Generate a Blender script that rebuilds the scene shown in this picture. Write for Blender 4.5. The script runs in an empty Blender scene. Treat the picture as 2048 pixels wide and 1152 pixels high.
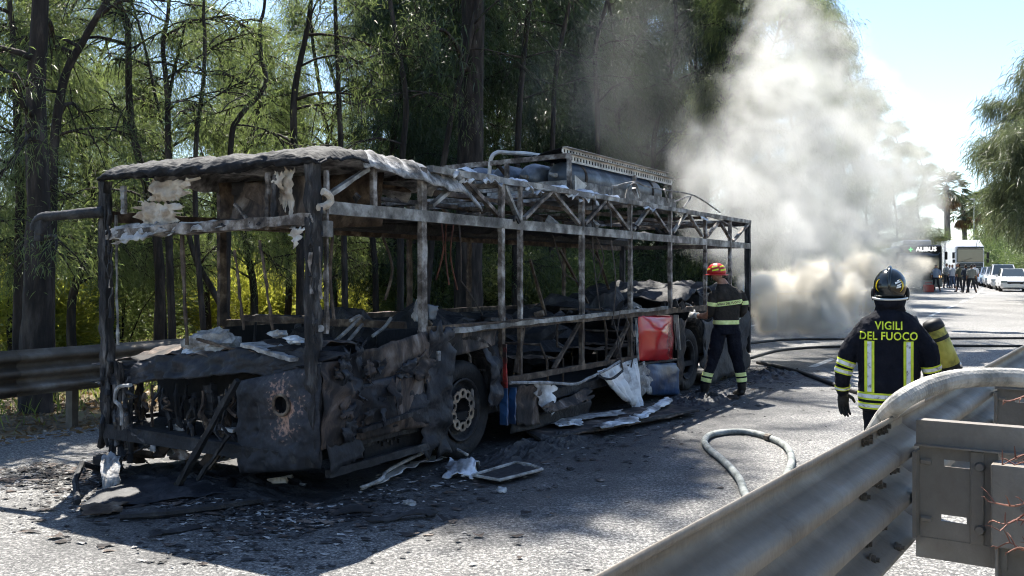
import bpy, bmesh, math, random
import numpy as np
from mathutils import Vector, Matrix, noise as mnoise
from mathutils.bvhtree import BVHTree
R = math.radians
random.seed(11)
sc = bpy.context.scene
COL = sc.collection

# ------------------------------------------------------------------ camera
F, CX, HY, CH = 1900.0, 1024.0, 550.0, 1.75      # focal length and horizon measured on the 2048 px photograph, eye height in metres
cam_d = bpy.data.cameras.new('camera')
cam = bpy.data.objects.new('camera', cam_d); COL.objects.link(cam)
cam.location = (0, 0, CH); cam.rotation_euler = (R(90), 0, 0)
cam_d.sensor_width = 36; cam_d.lens = F / 2048 * 36
cam_d.shift_y = -(576 - HY) / 2048
cam_d.clip_start = 0.05; cam_d.clip_end = 3000
sc.camera = cam

# ------------------------------------------------------------------ world, sun, exposure
SUN_AZ = Vector((-0.17, 0.985, 0)).normalized(); SUN_EL = R(57)
w = bpy.data.worlds.new('World'); sc.world = w; w.use_nodes = True
nt = w.node_tree; nt.nodes.clear()
sky = nt.nodes.new('ShaderNodeTexSky'); sky.sky_type = 'NISHITA'; sky.sun_disc = False
sky.sun_elevation = SUN_EL; sky.sun_rotation = math.atan2(SUN_AZ.x, SUN_AZ.y)
sky.air_density = 1.0; sky.dust_density = 0.25; sky.ozone_density = 2.6
w.cycles.sampling_method = 'MANUAL'; w.cycles.sample_map_resolution = 512
bg = nt.nodes.new('ShaderNodeBackground'); bg.inputs['Strength'].default_value = 0.085
wo = nt.nodes.new('ShaderNodeOutputWorld')
nt.links.new(sky.outputs[0], bg.inputs[0]); nt.links.new(bg.outputs[0], wo.inputs[0])
sd = bpy.data.lights.new('sun', 'SUN'); sd.energy = 5.0; sd.angle = R(0.5); sd.color = (1.0, 0.95, 0.86)
sun = bpy.data.objects.new('sun', sd); COL.objects.link(sun)
sun_dir = SUN_AZ * math.cos(SUN_EL) + Vector((0, 0, math.sin(SUN_EL)))
sun.rotation_euler = (-sun_dir).to_track_quat('-Z', 'Y').to_euler()
sc.view_settings.view_transform = 'Standard'; sc.view_settings.look = 'None'
sc.view_settings.exposure = 1.68; sc.view_settings.gamma = 1.0
sc.view_settings.use_curve_mapping = False
cy = sc.cycles
cy.use_light_tree = False
cy.max_bounces = 4; cy.diffuse_bounces = 2; cy.glossy_bounces = 2; cy.transmission_bounces = 3
cy.transparent_max_bounces = 5; cy.volume_bounces = 2
cy.use_denoising = True; cy.filter_width = 1.1
cy.sample_clamp_indirect = 6
cy.volume_step_rate = 1.3; cy.volume_max_steps = 256
cy.use_adaptive_sampling = True; cy.adaptive_threshold = 0.03

# ------------------------------------------------------------------ helpers
def P(x, y, Y):                      # pixel of the photograph at depth Y -> point
    return Vector(((x - CX) / F * Y, Y, CH + (HY - y) / F * Y))
def gz(Y):
    return 0.0 if Y < 18 else 1.2 * (1 - math.exp(-(Y - 18) ** 2 / (40 * (Y - 18) + 300)))
def G(x, y):                         # pixel -> flat ground point near the camera
    Y = F * CH / (y - HY); return Vector(((x - CX) / F * Y, Y, 0))
BUS0 = Vector((-1.49, 7.2, 0)); BD = Vector((0.503, 0.864, 0)).normalized(); BN = Vector((-BD.y, BD.x, 0)); BANG = math.atan2(BD.y, BD.x)
def UV(u, v, z=0): return BUS0 + BD * u + BN * v + Vector((0, 0, z))
def S(x, y, v=0.0):                  # pixel -> bus coordinates on the plane v = const
    t = (x - CX) / F
    a = BUS0 + BN * v
    u = (t * a.y - a.x) / (BD.x - BD.y * t)
    Y = a.y + BD.y * u
    return Vector((u, v, CH + (HY - y) / F * Y))
def FR(x, y, u=0.0):                 # pixel -> bus coordinates on the plane u = const (the bus front)
    t = (x - CX) / F
    a = BUS0 + BD * u
    v = (t * a.y - a.x) / (BN.x - BN.y * t)
    Y = a.y + BN.y * v
    return Vector((u, v, CH + (HY - y) / F * Y))

MESHES = {}
class MB:
    def __init__(s): s.v = []; s.f = []; s.m = []; s.mi = 0
    def add(s, vs, fs):
        b = len(s.v); s.v += [tuple(p) for p in vs]
        for f in fs: s.f.append(tuple(i + b for i in f)); s.m.append(s.mi)
        return s
    def box(s, c, size, rot=None, taper=1.0):
        c = Vector(c); h = Vector(size) / 2; M = rot or Matrix.Identity(3)
        vs = [c + M @ Vector((x * h.x * (taper if z > 0 else 1), y * h.y * (taper if z > 0 else 1), z * h.z)) for z in (-1, 1) for y in (-1, 1) for x in (-1, 1)]
        return s.add(vs, [(0, 2, 3, 1), (4, 5, 7, 6), (0, 1, 5, 4), (2, 6, 7, 3), (0, 4, 6, 2), (1, 3, 7, 5)])
    def rbox(s, c, size, b=0.02, rot=None):    # box with chamfered edges
        c = Vector(c); h = Vector(size) / 2; M = rot or Matrix.Identity(3)
        bm = bmesh.new(); bmesh.ops.create_cube(bm, size=1)
        for v in bm.verts: v.co = Vector((v.co.x * size[0], v.co.y * size[1], v.co.z * size[2]))
        bmesh.ops.bevel(bm, geom=list(bm.edges), offset=min(b, min(size) * .45), segments=2, affect='EDGES', profile=.6)
        bm.verts.index_update(); vs = [c + M @ v.co for v in bm.verts]; fs = [[v.index for v in f.verts] for f in bm.faces]; bm.free()
        return s.add(vs, fs)
    def bar(s, p0, p1, w=0.05, h=None, seg=1, jit=0.0, up=(0, 0, 1), w2=None):
        p0, p1 = Vector(p0), Vector(p1); h = h or w; d = p1 - p0; L = d.length
        if L < 1e-5: return s
        d /= L; up = Vector(up)
        if abs(d.dot(up)) > .95: up = Vector((1, 0, 0)) if abs(d.x) < .9 else Vector((0, 1, 0))
        a = d.cross(up).normalized(); b = a.cross(d).normalized()
        vs = []; fs = []
        for i in range(seg + 1):
            t = i / seg; c = p0 + d * L * t; k = (1 - t) + t * ((w2 or w) / w)
            for sx, sy in ((-1, -1), (1, -1), (1, 1), (-1, 1)):
                q = c + a * sx * w / 2 * k + b * sy * h / 2 * k
                if jit and 0 < i < seg: q += Vector((random.uniform(-1, 1), random.uniform(-1, 1), random.uniform(-1, 1))) * jit
                elif jit: q += Vector((random.uniform(-1, 1), random.uniform(-1, 1), 0)) * jit * .5
                vs.append(q)
        for i in range(seg):
            o = i * 4
            for k in range(4): fs.append((o + k, o + (k + 1) % 4, o + 4 + (k + 1) % 4, o + 4 + k))
        fs += [(3, 2, 1, 0), tuple(seg * 4 + k for k in range(4))]
        return s.add(vs, fs)
    def tube(s, path, r, n=8, caps=True, jit=0.0, flat=None):
        path = [Vector(p) for p in path]; m = len(path)
        rs = list(r) if hasattr(r, '__len__') else [r] * m
        vs = []; fs = []; ref = None
        for i, p in enumerate(path):
            d = (path[min(i + 1, m - 1)] - path[max(i - 1, 0)])
            d = d.normalized() if d.length > 1e-8 else Vector((0, 0, 1))
            if ref is None: ref = d.orthogonal().normalized()
            ref = (ref - d * ref.dot(d)); ref = ref.normalized() if ref.length > 1e-6 else d.orthogonal().normalized()
            b = d.cross(ref)
            for k in range(n):
                a = 2 * math.pi * k / n
                rr = rs[i] * (1 + (random.uniform(-jit, jit) if jit else 0))
                vs.append(p + ref * math.cos(a) * rr + b * math.sin(a) * rr)
        for i in range(m - 1):
            for k in range(n): fs.append((i * n + k, i * n + (k + 1) % n, (i + 1) * n + (k + 1) % n, (i + 1) * n + k))
        if caps: fs += [tuple(range(n - 1, -1, -1)), tuple(range((m - 1) * n, m * n))]
        return s.add(vs, fs)
    def loft(s, rings, caps=True):             # rings: lists of equal length
        n = len(rings[0]); vs = [q for r in rings for q in r]; fs = []
        for i in range(len(rings) - 1):
            for k in range(n): fs.append((i * n + k, i * n + (k + 1) % n, (i + 1) * n + (k + 1) % n, (i + 1) * n + k))
        if caps: fs += [tuple(range(n - 1, -1, -1)), tuple(range((len(rings) - 1) * n, len(rings) * n))]
        return s.add(vs, fs)
    def lathe(s, prof, n=24, axis='y', c=(0, 0, 0)):   # prof: (radius, height along axis)
        c = Vector(c); rings = []
        for r, h in prof:
            ring = []
            for k in range(n):
                a = 2 * math.pi * k / n; x, y = r * math.cos(a), r * math.sin(a)
                ring.append(c + (Vector((x, h, y)) if axis == 'y' else Vector((x, y, h)) if axis == 'z' else Vector((h, x, y))))
            rings.append(ring)
        return s.loft(rings, caps=False)
    def sheet(s, fn, nu, nv, thick=0.0):
        vs = [Vector(fn(i / nu, j / nv)) for j in range(nv + 1) for i in range(nu + 1)]
        fs = [(j * (nu + 1) + i, j * (nu + 1) + i + 1, (j + 1) * (nu + 1) + i + 1, (j + 1) * (nu + 1) + i) for j in range(nv) for i in range(nu)]
        return s.add(vs, fs)
    def ring_plate(s, outer, inner):           # outer and inner loops of the same count
        n = len(outer); return s.add(list(outer) + list(inner), [(k, (k + 1) % n, n + (k + 1) % n, n + k) for k in range(n)])
    def ellipsoid(s, c, r, n=16, m=10, rot=None, fn=None):
        c = Vector(c); M = rot or Matrix.Identity(3); rings = []
        for j in range(m + 1):
            th = math.pi * (j + .001) / (m + .002)
            ring = []
            for k in range(n):
                a = 2 * math.pi * k / n
                q = Vector((math.sin(th) * math.cos(a), math.sin(th) * math.sin(a), -math.cos(th)))
                if fn: q = fn(q)
                ring.append(c + M @ Vector((q.x * r[0], q.y * r[1], q.z * r[2])))
            rings.append(ring)
        return s.loft(rings)
    def build(s, name, mats, parent=None, smooth=False, jit=0.0, solid=0.0, loc=None):
        me = bpy.data.meshes.new(name)
        v = s.v
        if jit: v = [tuple(Vector(p) + Vector((mnoise.noise(Vector(p) * 9), mnoise.noise(Vector(p) * 9 + Vector((31, 0, 0))), mnoise.noise(Vector(p) * 9 + Vector((0, 47, 0))))) * jit) for p in v]
        me.from_pydata(v, [], s.f)
        if not isinstance(mats, (list, tuple)): mats = [mats]
        for m in mats: me.materials.append(M[m] if isinstance(m, str) else m)
        if len(mats) > 1: me.polygons.foreach_set('material_index', s.m)
        if smooth: me.polygons.foreach_set('use_smooth', [True] * len(me.polygons))
        me.update()
        o = bpy.data.objects.new(name, me); COL.objects.link(o)
        if parent: o.parent = parent
        if loc: o.location = loc
        if solid:
            md = o.modifiers.new('thickness', 'SOLIDIFY'); md.thickness = solid; md.offset = 0
        return o
def tag(o, label=None, cat=None, group=None, kind=None):
    if label: o['label'] = label
    if cat: o['category'] = cat
    if group: o['group'] = group
    if kind: o['kind'] = kind
    return o
def empty(name, loc=(0, 0, 0), rz=0.0, label=None, cat=None, group=None):
    o = bpy.data.objects.new(name, None); COL.objects.link(o); o.location = loc; o.rotation_euler = (0, 0, rz); o.empty_display_size = .2
    return tag(o, label, cat, group)
def copy_tree(o, parent=None):
    c = o.copy(); COL.objects.link(c); c.parent = parent
    for ch in list(o.children): copy_tree(ch, c)
    return c
def nz(p, sc_=1.0, seed=0.0): return mnoise.fractal(Vector(p) * sc_ + Vector((seed, seed * .7, -seed)), .9, 2.1, 4)
def catmull(pts, k=6):
    pts = [Vector(p) for p in pts]; out = []
    for i in range(len(pts) - 1):
        p0, p1, p2, p3 = pts[max(i - 1, 0)], pts[i], pts[i + 1], pts[min(i + 2, len(pts) - 1)]
        for j in range(k):
            t = j / k
            out.append(.5 * ((2 * p1) + (p2 - p0) * t + (2 * p0 - 5 * p1 + 4 * p2 - p3) * t * t + (3 * p1 - p0 - 3 * p2 + p3) * t ** 3))
    return out + [pts[-1]]
WORK = bpy.data.scenes.new('workbench')          # empty scene where modifiers and text are evaluated quickly; removed at the end
def evaluated(o):
    WORK.collection.objects.link(o); vl = WORK.view_layers[0]; vl.update()
    me = bpy.data.meshes.new_from_object(o.evaluated_get(vl.depsgraph)); bpy.data.objects.remove(o); return me
def text_mesh(body, size, weight=0.0, sx=1.0):
    cu = bpy.data.curves.new('lettering', 'FONT'); cu.body = body; cu.size = size; cu.align_x = 'CENTER'; cu.align_y = 'CENTER'
    cu.offset = weight; cu.resolution_u = 3; cu.space_character = 1.05
    o = bpy.data.objects.new('lettering', cu)
    me = evaluated(o); bpy.data.curves.remove(cu)
    bm = bmesh.new(); bm.from_mesh(me); bpy.data.meshes.remove(me)
    for v in bm.verts: v.co.x *= sx
    return bm
# ------------------------------------------------------------------ materials
M = {}
def new_mat(name):
    m = bpy.data.materials.new(name); m.use_nodes = True; M[name] = m
    n = m.node_tree; n.nodes.clear(); out = n.nodes.new('ShaderNodeOutputMaterial')
    return m, n, out
def pmat(name, stops, scale=4.0, detail=6.0, rough=0.8, metal=0.0, bump=0.0, bscale=None, stretch=(1, 1, 1), distort=0.0, spec=0.3, nrough=0.62, rough2=None):
    """principled, colour from a noise run through a ramp (object coordinates)"""
    m, n, out = new_mat(name); N = n.nodes; L = n.links
    b = N.new('ShaderNodeBsdfPrincipled'); L.new(b.outputs[0], out.inputs[0])
    b.inputs['Roughness'].default_value = rough; b.inputs['Metallic'].default_value = metal; b.inputs['Specular IOR Level'].default_value = spec
    if len(stops) == 1 and not bump:
        b.inputs['Base Color'].default_value = (*stops[0][1], 1); return m
    tc = N.new('ShaderNodeTexCoord'); mp = N.new('ShaderNodeMapping'); mp.inputs['Scale'].default_value = stretch
    L.new(tc.outputs['Object'], mp.inputs['Vector'])
    no = N.new('ShaderNodeTexNoise'); no.inputs['Scale'].default_value = scale; no.inputs['Detail'].default_value = detail
    no.inputs['Roughness'].default_value = nrough; no.inputs['Distortion'].default_value = distort
    L.new(mp.outputs[0], no.inputs['Vector'])
    cr = N.new('ShaderNodeValToRGB'); e = cr.color_ramp.elements
    while len(e) > 1: e.remove(e[0])
    e[0].position = stops[0][0]; e[0].color = (*stops[0][1], 1)
    for p, c in stops[1:]:
        q = e.new(p); q.color = (*c, 1)
    L.new(no.outputs['Fac'], cr.inputs[0]); L.new(cr.outputs[0], b.inputs['Base Color'])
    if rough2 is not None:
        mr = N.new('ShaderNodeMapRange'); mr.inputs[1].default_value = .35; mr.inputs[2].default_value = .65; mr.inputs[3].default_value = rough; mr.inputs[4].default_value = rough2
        L.new(no.outputs['Fac'], mr.inputs[0]); L.new(mr.outputs[0], b.inputs['Roughness'])
    if bump:
        nb = N.new('ShaderNodeTexNoise'); nb.inputs['Scale'].default_value = bscale or scale * 4; nb.inputs['Detail'].default_value = 5
        L.new(mp.outputs[0], nb.inputs['Vector'])
        bp = N.new('ShaderNodeBump'); bp.inputs['Strength'].default_value = bump; bp.inputs['Distance'].default_value = .02
        L.new(nb.outputs['Fac'], bp.inputs['Height']); L.new(bp.outputs[0], b.inputs['Normal'])
    return m

# burnt bus
pmat('burnt_steel', [(.33, (.026, .021, .018)), (.46, (.095, .077, .065)), (.56, (.24, .215, .195)), (.68, (.42, .395, .37)), (.8, (.18, .12, .085))], 7, 7, .75, .25, .4, 40, spec=.35)
pmat('burnt_beam', [(.32, (.04, .036, .033)), (.48, (.145, .136, .126)), (.60, (.32, .31, .29)), (.74, (.50, .48, .46))], 5, 7, .65, .35, .3, 50, spec=.4)
pmat('brown_steel', [(.34, (.018, .012, .010)), (.52, (.075, .053, .038)), (.66, (.19, .145, .105)), (.8, (.32, .28, .24))], 6, 7, .8, .2, .35, 40)
pmat('soot', [(.3, (.006, .006, .007)), (.55, (.018, .018, .02)), (.72, (.06, .058, .056)), (.85, (.16, .15, .14))], 6, 8, .7, 0, .7, 22, spec=.35)
pmat('soot_deep', [(.3, (.005, .005, .006)), (.7, (.016, .015, .015))], 5, 5, .85, 0, .5, 18)
pmat('char_pillar', [(.36, (.007, .007, .008)), (.53, (.024, .022, .022)), (.62, (.085, .078, .074)), (.74, (.23, .21, .195))], 9, 8, .85, 0, .9, 30, stretch=(1, 1, .25))
pmat('char_skin', [(.34, (.009, .009, .011)), (.48, (.026, .022, .021)), (.56, (.085, .062, .05)), (.64, (.17, .14, .12)), (.76, (.36, .34, .32))], 3.4, 9, .8, .05, .6, 14, stretch=(1, 1, .55), distort=.6)
pmat('char_skin_dark', [(.38, (.006, .007, .010)), (.56, (.014, .015, .020)), (.68, (.045, .042, .045)), (.84, (.14, .12, .11))], 3.2, 8, .65, .0, .7, 14, distort=.5, spec=.4)
pmat('ash', [(.3, (.08, .075, .07)), (.5, (.26, .25, .24)), (.7, (.5, .49, .47))], 9, 8, .95, 0, .8, 30)
pmat('ash_roof', [(.34, (.035, .034, .034)), (.47, (.14, .135, .13)), (.58, (.36, .35, .34)), (.72, (.62, .61, .59))], 6, 9, .9, 0, 1.0, 20, stretch=(1, .6, 1), spec=.3)
pmat('char_roof', [(.46, (.005, .006, .009)), (.58, (.013, .014, .018)), (.68, (.045, .044, .042)), (.80, (.17, .165, .155))], 13, 9, .8, 0, 1.0, 16, stretch=(1.6, .5, 1))
pmat('cream_lining', [(.3, (.16, .11, .075)), (.5, (.42, .36, .29)), (.7, (.58, .53, .46))], 5, 6, .9, 0, .4, 18)
pmat('foil', [(.32, (.06, .06, .065)), (.46, (.34, .35, .37)), (.62, (.68, .69, .71)), (.8, (.8, .8, .8))], 4, 7, .45, .35, .7, 14, spec=.5)
pmat('white_sheet', [(.31, (.05, .048, .05)), (.43, (.30, .29, .28)), (.54, (.66, .66, .66)), (.75, (.8, .8, .79))], 2.2, 8, .55, .1, .5, 12, distort=.4)
pmat('red_paint', [(.30, (.07, .01, .01)), (.42, (.42, .012, .014)), (.7, (.46, .009, .012)), (.82, (.55, .03, .03))], 1.3, 5, .18, 0, .03, 4, spec=.6)
pmat('red_burnt', [(.40, (.02, .014, .013)), (.52, (.10, .014, .012)), (.62, (.30, .02, .015)), (.75, (.12, .05, .035))], 5, 7, .5, 0, .4, 20)
pmat('blue_paint', [(.32, (.02, .022, .03)), (.48, (.015, .04, .10)), (.64, (.022, .075, .18)), (.8, (.04, .055, .08))], 2.4, 7, .4, 0, .25, 12, spec=.5)
pmat('tank_steel', [(.32, (.05, .06, .075)), (.5, (.07, .082, .10)), (.68, (.19, .215, .25))], 3, 6, .45, .35, .25, 20, spec=.5)
pmat('aluminium_burnt', [(.30, (.16, .15, .14)), (.48, (.36, .34, .32)), (.66, (.56, .54, .51))], 4, 7, .5, .55, .25, 30)
pmat('tyre', [(.3, (.008, .008, .009)), (.6, (.022, .021, .021)), (.8, (.06, .055, .05))], 6, 6, .8, 0, .5, 30)
pmat('rim', [(.3, (.10, .085, .07)), (.5, (.26, .22, .18)), (.7, (.42, .37, .31))], 6, 6, .5, .6, .2, 40)
pmat('wire', [(.3, (.02, .018, .017)), (.7, (.09, .07, .06))], 9, 4, .8)
pmat('copper_wire', [(.3, (.05, .02, .015)), (.7, (.17, .07, .05))], 9, 4, .7, .4)
# lamp panel: soot with a flaked, rusty patch around the lamp hole
m, n, out = new_mat('lamp_panel'); N = n.nodes; L = n.links
b = N.new('ShaderNodeBsdfPrincipled'); L.new(b.outputs[0], out.inputs[0]); b.inputs['Roughness'].default_value = .75
tc = N.new('ShaderNodeTexCoord')
n1 = N.new('ShaderNodeTexNoise'); n1.inputs['Scale'].default_value = 5.5; n1.inputs['Distortion'].default_value = .8; n1.inputs['Detail'].default_value = 8; L.new(tc.outputs['Object'], n1.inputs['Vector'])
n2 = N.new('ShaderNodeTexNoise'); n2.inputs['Scale'].default_value = 34; n2.inputs['Detail'].default_value = 3; L.new(tc.outputs['Object'], n2.inputs['Vector'])
mp = N.new('ShaderNodeVectorMath'); mp.operation = 'DISTANCE'; mp.inputs[1].default_value = (-.05, .30, .72); L.new(tc.outputs['Object'], mp.inputs[0])
mr = N.new('ShaderNodeMapRange'); mr.inputs[1].default_value = .05; mr.inputs[2].default_value = .5; mr.inputs[3].default_value = .60; mr.inputs[4].default_value = 0
L.new(mp.outputs['Value'], mr.inputs[0])
a1 = N.new('ShaderNodeMath'); a1.operation = 'ADD'; L.new(mr.outputs[0], a1.inputs[0]); L.new(n1.outputs['Fac'], a1.inputs[1])
a2 = N.new('ShaderNodeMath'); a2.operation = 'MULTIPLY_ADD'; L.new(n2.outputs['Fac'], a2.inputs[0]); a2.inputs[1].default_value = .8; L.new(a1.outputs[0], a2.inputs[2])
cr = N.new('ShaderNodeValToRGB'); e = cr.color_ramp.elements; e[0].position = 0; e[0].color = (.009, .010, .014, 1); e[1].position = 1; e[1].color = (.36, .21, .15, 1)
q = e.new(.60); q.color = (.03, .03, .036, 1)
a3 = N.new('ShaderNodeMath'); a3.operation = 'MULTIPLY_ADD'; L.new(a2.outputs[0], a3.inputs[0]); a3.inputs[1].default_value = 1.9; a3.inputs[2].default_value = -1.95
L.new(a3.outputs[0], cr.inputs[0]); L.new(cr.outputs[0], b.inputs['Base Color'])
bp = N.new('ShaderNodeBump'); bp.inputs['Strength'].default_value = .5; bp.inputs['Distance'].default_value = .02; L.new(n1.outputs['Fac'], bp.inputs['Height']); L.new(bp.outputs[0], b.inputs['Normal'])

# road: grey worn asphalt with visible stone chips
m, n, out = new_mat('asphalt'); N = n.nodes; L = n.links
b = N.new('ShaderNodeBsdfPrincipled'); L.new(b.outputs[0], out.inputs[0]); b.inputs['Roughness'].default_value = .62; b.inputs['Specular IOR Level'].default_value = .45
tc = N.new('ShaderNodeTexCoord')
vo = N.new('ShaderNodeTexVoronoi'); vo.inputs['Scale'].default_value = 80; L.new(tc.outputs['Object'], vo.inputs['Vector'])
no = N.new('ShaderNodeTexNoise'); no.inputs['Scale'].default_value = 30; no.inputs['Detail'].default_value = 6; no.inputs['Roughness'].default_value = .75; L.new(tc.outputs['Object'], no.inputs['Vector'])
lo = N.new('ShaderNodeTexNoise'); lo.inputs['Scale'].default_value = .45; lo.inputs['Detail'].default_value = 5; L.new(tc.outputs['Object'], lo.inputs['Vector'])
se = N.new('ShaderNodeSeparateColor'); L.new(vo.outputs['Color'], se.inputs[0])
ad = N.new('ShaderNodeMath'); ad.operation = 'MULTIPLY_ADD'; L.new(no.outputs['Fac'], ad.inputs[0]); ad.inputs[1].default_value = 1.6; ad.inputs[2].default_value = -.62
ad2 = N.new('ShaderNodeMath'); ad2.operation = 'MULTIPLY_ADD'; L.new(se.outputs[0], ad2.inputs[0]); ad2.inputs[1].default_value = .55; L.new(ad.outputs[0], ad2.inputs[2])
cr = N.new('ShaderNodeValToRGB'); e = cr.color_ramp.elements; e[0].position = .08; e[0].color = (.022, .022, .024, 1); e[1].position = .92; e[1].color = (.52, .505, .475, 1)
q = e.new(.45); q.color = (.115, .112, .108, 1)
L.new(ad2.outputs[0], cr.inputs[0])
mr = N.new('ShaderNodeMapRange'); mr.inputs[1].default_value = .3; mr.inputs[2].default_value = .7; mr.inputs[3].default_value = .62; mr.inputs[4].default_value = 1.2; L.new(lo.outputs['Fac'], mr.inputs[0])
mx = N.new('ShaderNodeMix'); mx.data_type = 'RGBA'; mx.blend_type = 'MULTIPLY'; mx.inputs[0].default_value = 1; L.new(cr.outputs[0], mx.inputs[6]); L.new(mr.outputs[0], mx.inputs[7])
# soot stain on the road round the wreck
ms = N.new('ShaderNodeMapping'); ms.vector_type = 'POINT'; L.new(tc.outputs['Object'], ms.inputs[0])
ms.inputs['Location'].default_value = (-UV(5.6, .6).x, -UV(5.6, .6).y, 0)
mt = N.new('ShaderNodeMapping'); mt.inputs['Rotation'].default_value = (0, 0, -BANG); L.new(ms.outputs[0], mt.inputs[0])
mq = N.new('ShaderNodeMapping'); mq.inputs['Scale'].default_value = (1 / 7.4, 1 / 2.9, 0); L.new(mt.outputs[0], mq.inputs[0])
ln = N.new('ShaderNodeVectorMath'); ln.operation = 'LENGTH'; L.new(mq.outputs[0], ln.inputs[0])
sn = N.new('ShaderNodeTexNoise'); sn.inputs['Scale'].default_value = 1.6; sn.inputs['Detail'].default_value = 7; L.new(tc.outputs['Object'], sn.inputs['Vector'])
sm = N.new('ShaderNodeMath'); sm.operation = 'MULTIPLY_ADD'; L.new(sn.outputs['Fac'], sm.inputs[0]); sm.inputs[1].default_value = .9; L.new(ln.outputs['Value'], sm.inputs[2])
mr2 = N.new('ShaderNodeMapRange'); mr2.inputs[1].default_value = 1.2; mr2.inputs[2].default_value = 1.62; mr2.inputs[3].default_value = .82; mr2.inputs[4].default_value = 0; L.new(sm.outputs[0], mr2.inputs[0])
mx2 = N.new('ShaderNodeMix'); mx2.data_type = 'RGBA'; L.new(mr2.outputs[0], mx2.inputs[0]); L.new(mx.outputs[2], mx2.inputs[6]); mx2.inputs[7].default_value = (.016, .016, .018, 1)
L.new(mx2.outputs[2], b.inputs['Base Color'])
bp = N.new('ShaderNodeBump'); bp.inputs['Strength'].default_value = .9; bp.inputs['Distance'].default_value = .012; L.new(ad2.outputs[0], bp.inputs['Height']); L.new(bp.outputs[0], b.inputs['Normal'])
pmat('road_paint', [(.35, (.22, .22, .21)), (.5, (.55, .55, .53)), (.7, (.75, .75, .72))], 9, 7, .7, 0, .3, 60)
pmat('soil', [(.3, (.035, .025, .016)), (.48, (.10, .075, .045)), (.6, (.19, .15, .085)), (.75, (.13, .15, .05))], 1.2, 9, .95, 0, .8, 12, nrough=.75)

def leaf_mat(name, dark, light, trans, mixf=.55, scale=.6):
    m, n, out = new_mat(name); N = n.nodes; L = n.links
    ge = N.new('ShaderNodeNewGeometry'); oi = N.new('ShaderNodeObjectInfo')
    no = N.new('ShaderNodeTexNoise'); no.inputs['Scale'].default_value = scale; no.inputs['Detail'].default_value = 4; L.new(ge.outputs['Position'], no.inputs['Vector'])
    a = N.new('ShaderNodeMath'); a.operation = 'MULTIPLY_ADD'; L.new(ge.outputs['Random Per Island'], a.inputs[0]); a.inputs[1].default_value = .7; a.inputs[2].default_value = -.35
    a2 = N.new('ShaderNodeMath'); a2.operation = 'ADD'; L.new(a.outputs[0], a2.inputs[0]); L.new(no.outputs['Fac'], a2.inputs[1])
    a3 = N.new('ShaderNodeMath'); a3.operation = 'MULTIPLY_ADD'; L.new(oi.outputs['Random'], a3.inputs[0]); a3.inputs[1].default_value = .35; a3.inputs[2].default_value = -.17
    a4 = N.new('ShaderNodeMath'); a4.operation = 'ADD'; a4.use_clamp = True; L.new(a2.outputs[0], a4.inputs[0]); L.new(a3.outputs[0], a4.inputs[1])
    mx = N.new('ShaderNodeMix'); mx.data_type = 'RGBA'; L.new(a4.outputs[0], mx.inputs[0]); mx.inputs[6].default_value = (*dark, 1); mx.inputs[7].default_value = (*light, 1)
    mt = N.new('ShaderNodeMix'); mt.data_type = 'RGBA'; L.new(a4.outputs[0], mt.inputs[0]); mt.inputs[6].default_value = (*[c * .6 for c in trans], 1); mt.inputs[7].default_value = (*trans, 1)
    d = N.new('ShaderNodeBsdfPrincipled'); d.inputs['Roughness'].default_value = .45; d.inputs['Specular IOR Level'].default_value = .4; L.new(mx.outputs[2], d.inputs['Base Color'])
    t = N.new('ShaderNodeBsdfTranslucent'); L.new(mt.outputs[2], t.inputs[0])
    s = N.new('ShaderNodeMixShader'); s.inputs[0].default_value = mixf; L.new(d.outputs[0], s.inputs[1]); L.new(t.outputs[0], s.inputs[2]); L.new(s.outputs[0], out.inputs[0])
    return m
leaf_mat('leaf_fine', (.022, .038, .018), (.075, .100, .042), (.24, .31, .095), .50)
leaf_mat('leaf_dark', (.016, .030, .015), (.045, .070, .028), (.07, .11, .03), .35)
leaf_mat('leaf_bright', (.06, .10, .02), (.17, .20, .05), (.55, .56, .09), .6)  # extra yellow brightness in the leaf colour imitates sun shining through
leaf_mat('leaf_grey', (.045, .06, .035), (.12, .14, .08), (.17, .21, .09), .4)
leaf_mat('leaf_far', (.05, .085, .035), (.12, .16, .07), (.18, .25, .07), .4)
leaf_mat('leaf_palm', (.035, .055, .03), (.10, .12, .06), (.12, .16, .05), .3)
leaf_mat('leaf_dry', (.10, .065, .03), (.26, .17, .09), (.22, .13, .05), .3)
leaf_mat('grass_blade', (.06, .09, .02), (.17, .20, .06), (.30, .36, .07), .45)
pmat('bark', [(.3, (.008, .0065, .006)), (.5, (.026, .021, .018)), (.7, (.075, .062, .052))], 8, 8, .95, 0, 1.0, 14, stretch=(1, 1, .2))
pmat('bark_grey', [(.3, (.05, .045, .04)), (.6, (.15, .13, .115))], 6, 7, .95, 0, .8, 12, stretch=(1, 1, .3))
pmat('twig', [(.3, (.10, .035, .025)), (.7, (.24, .11, .07))], 12, 4, .7)
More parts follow.
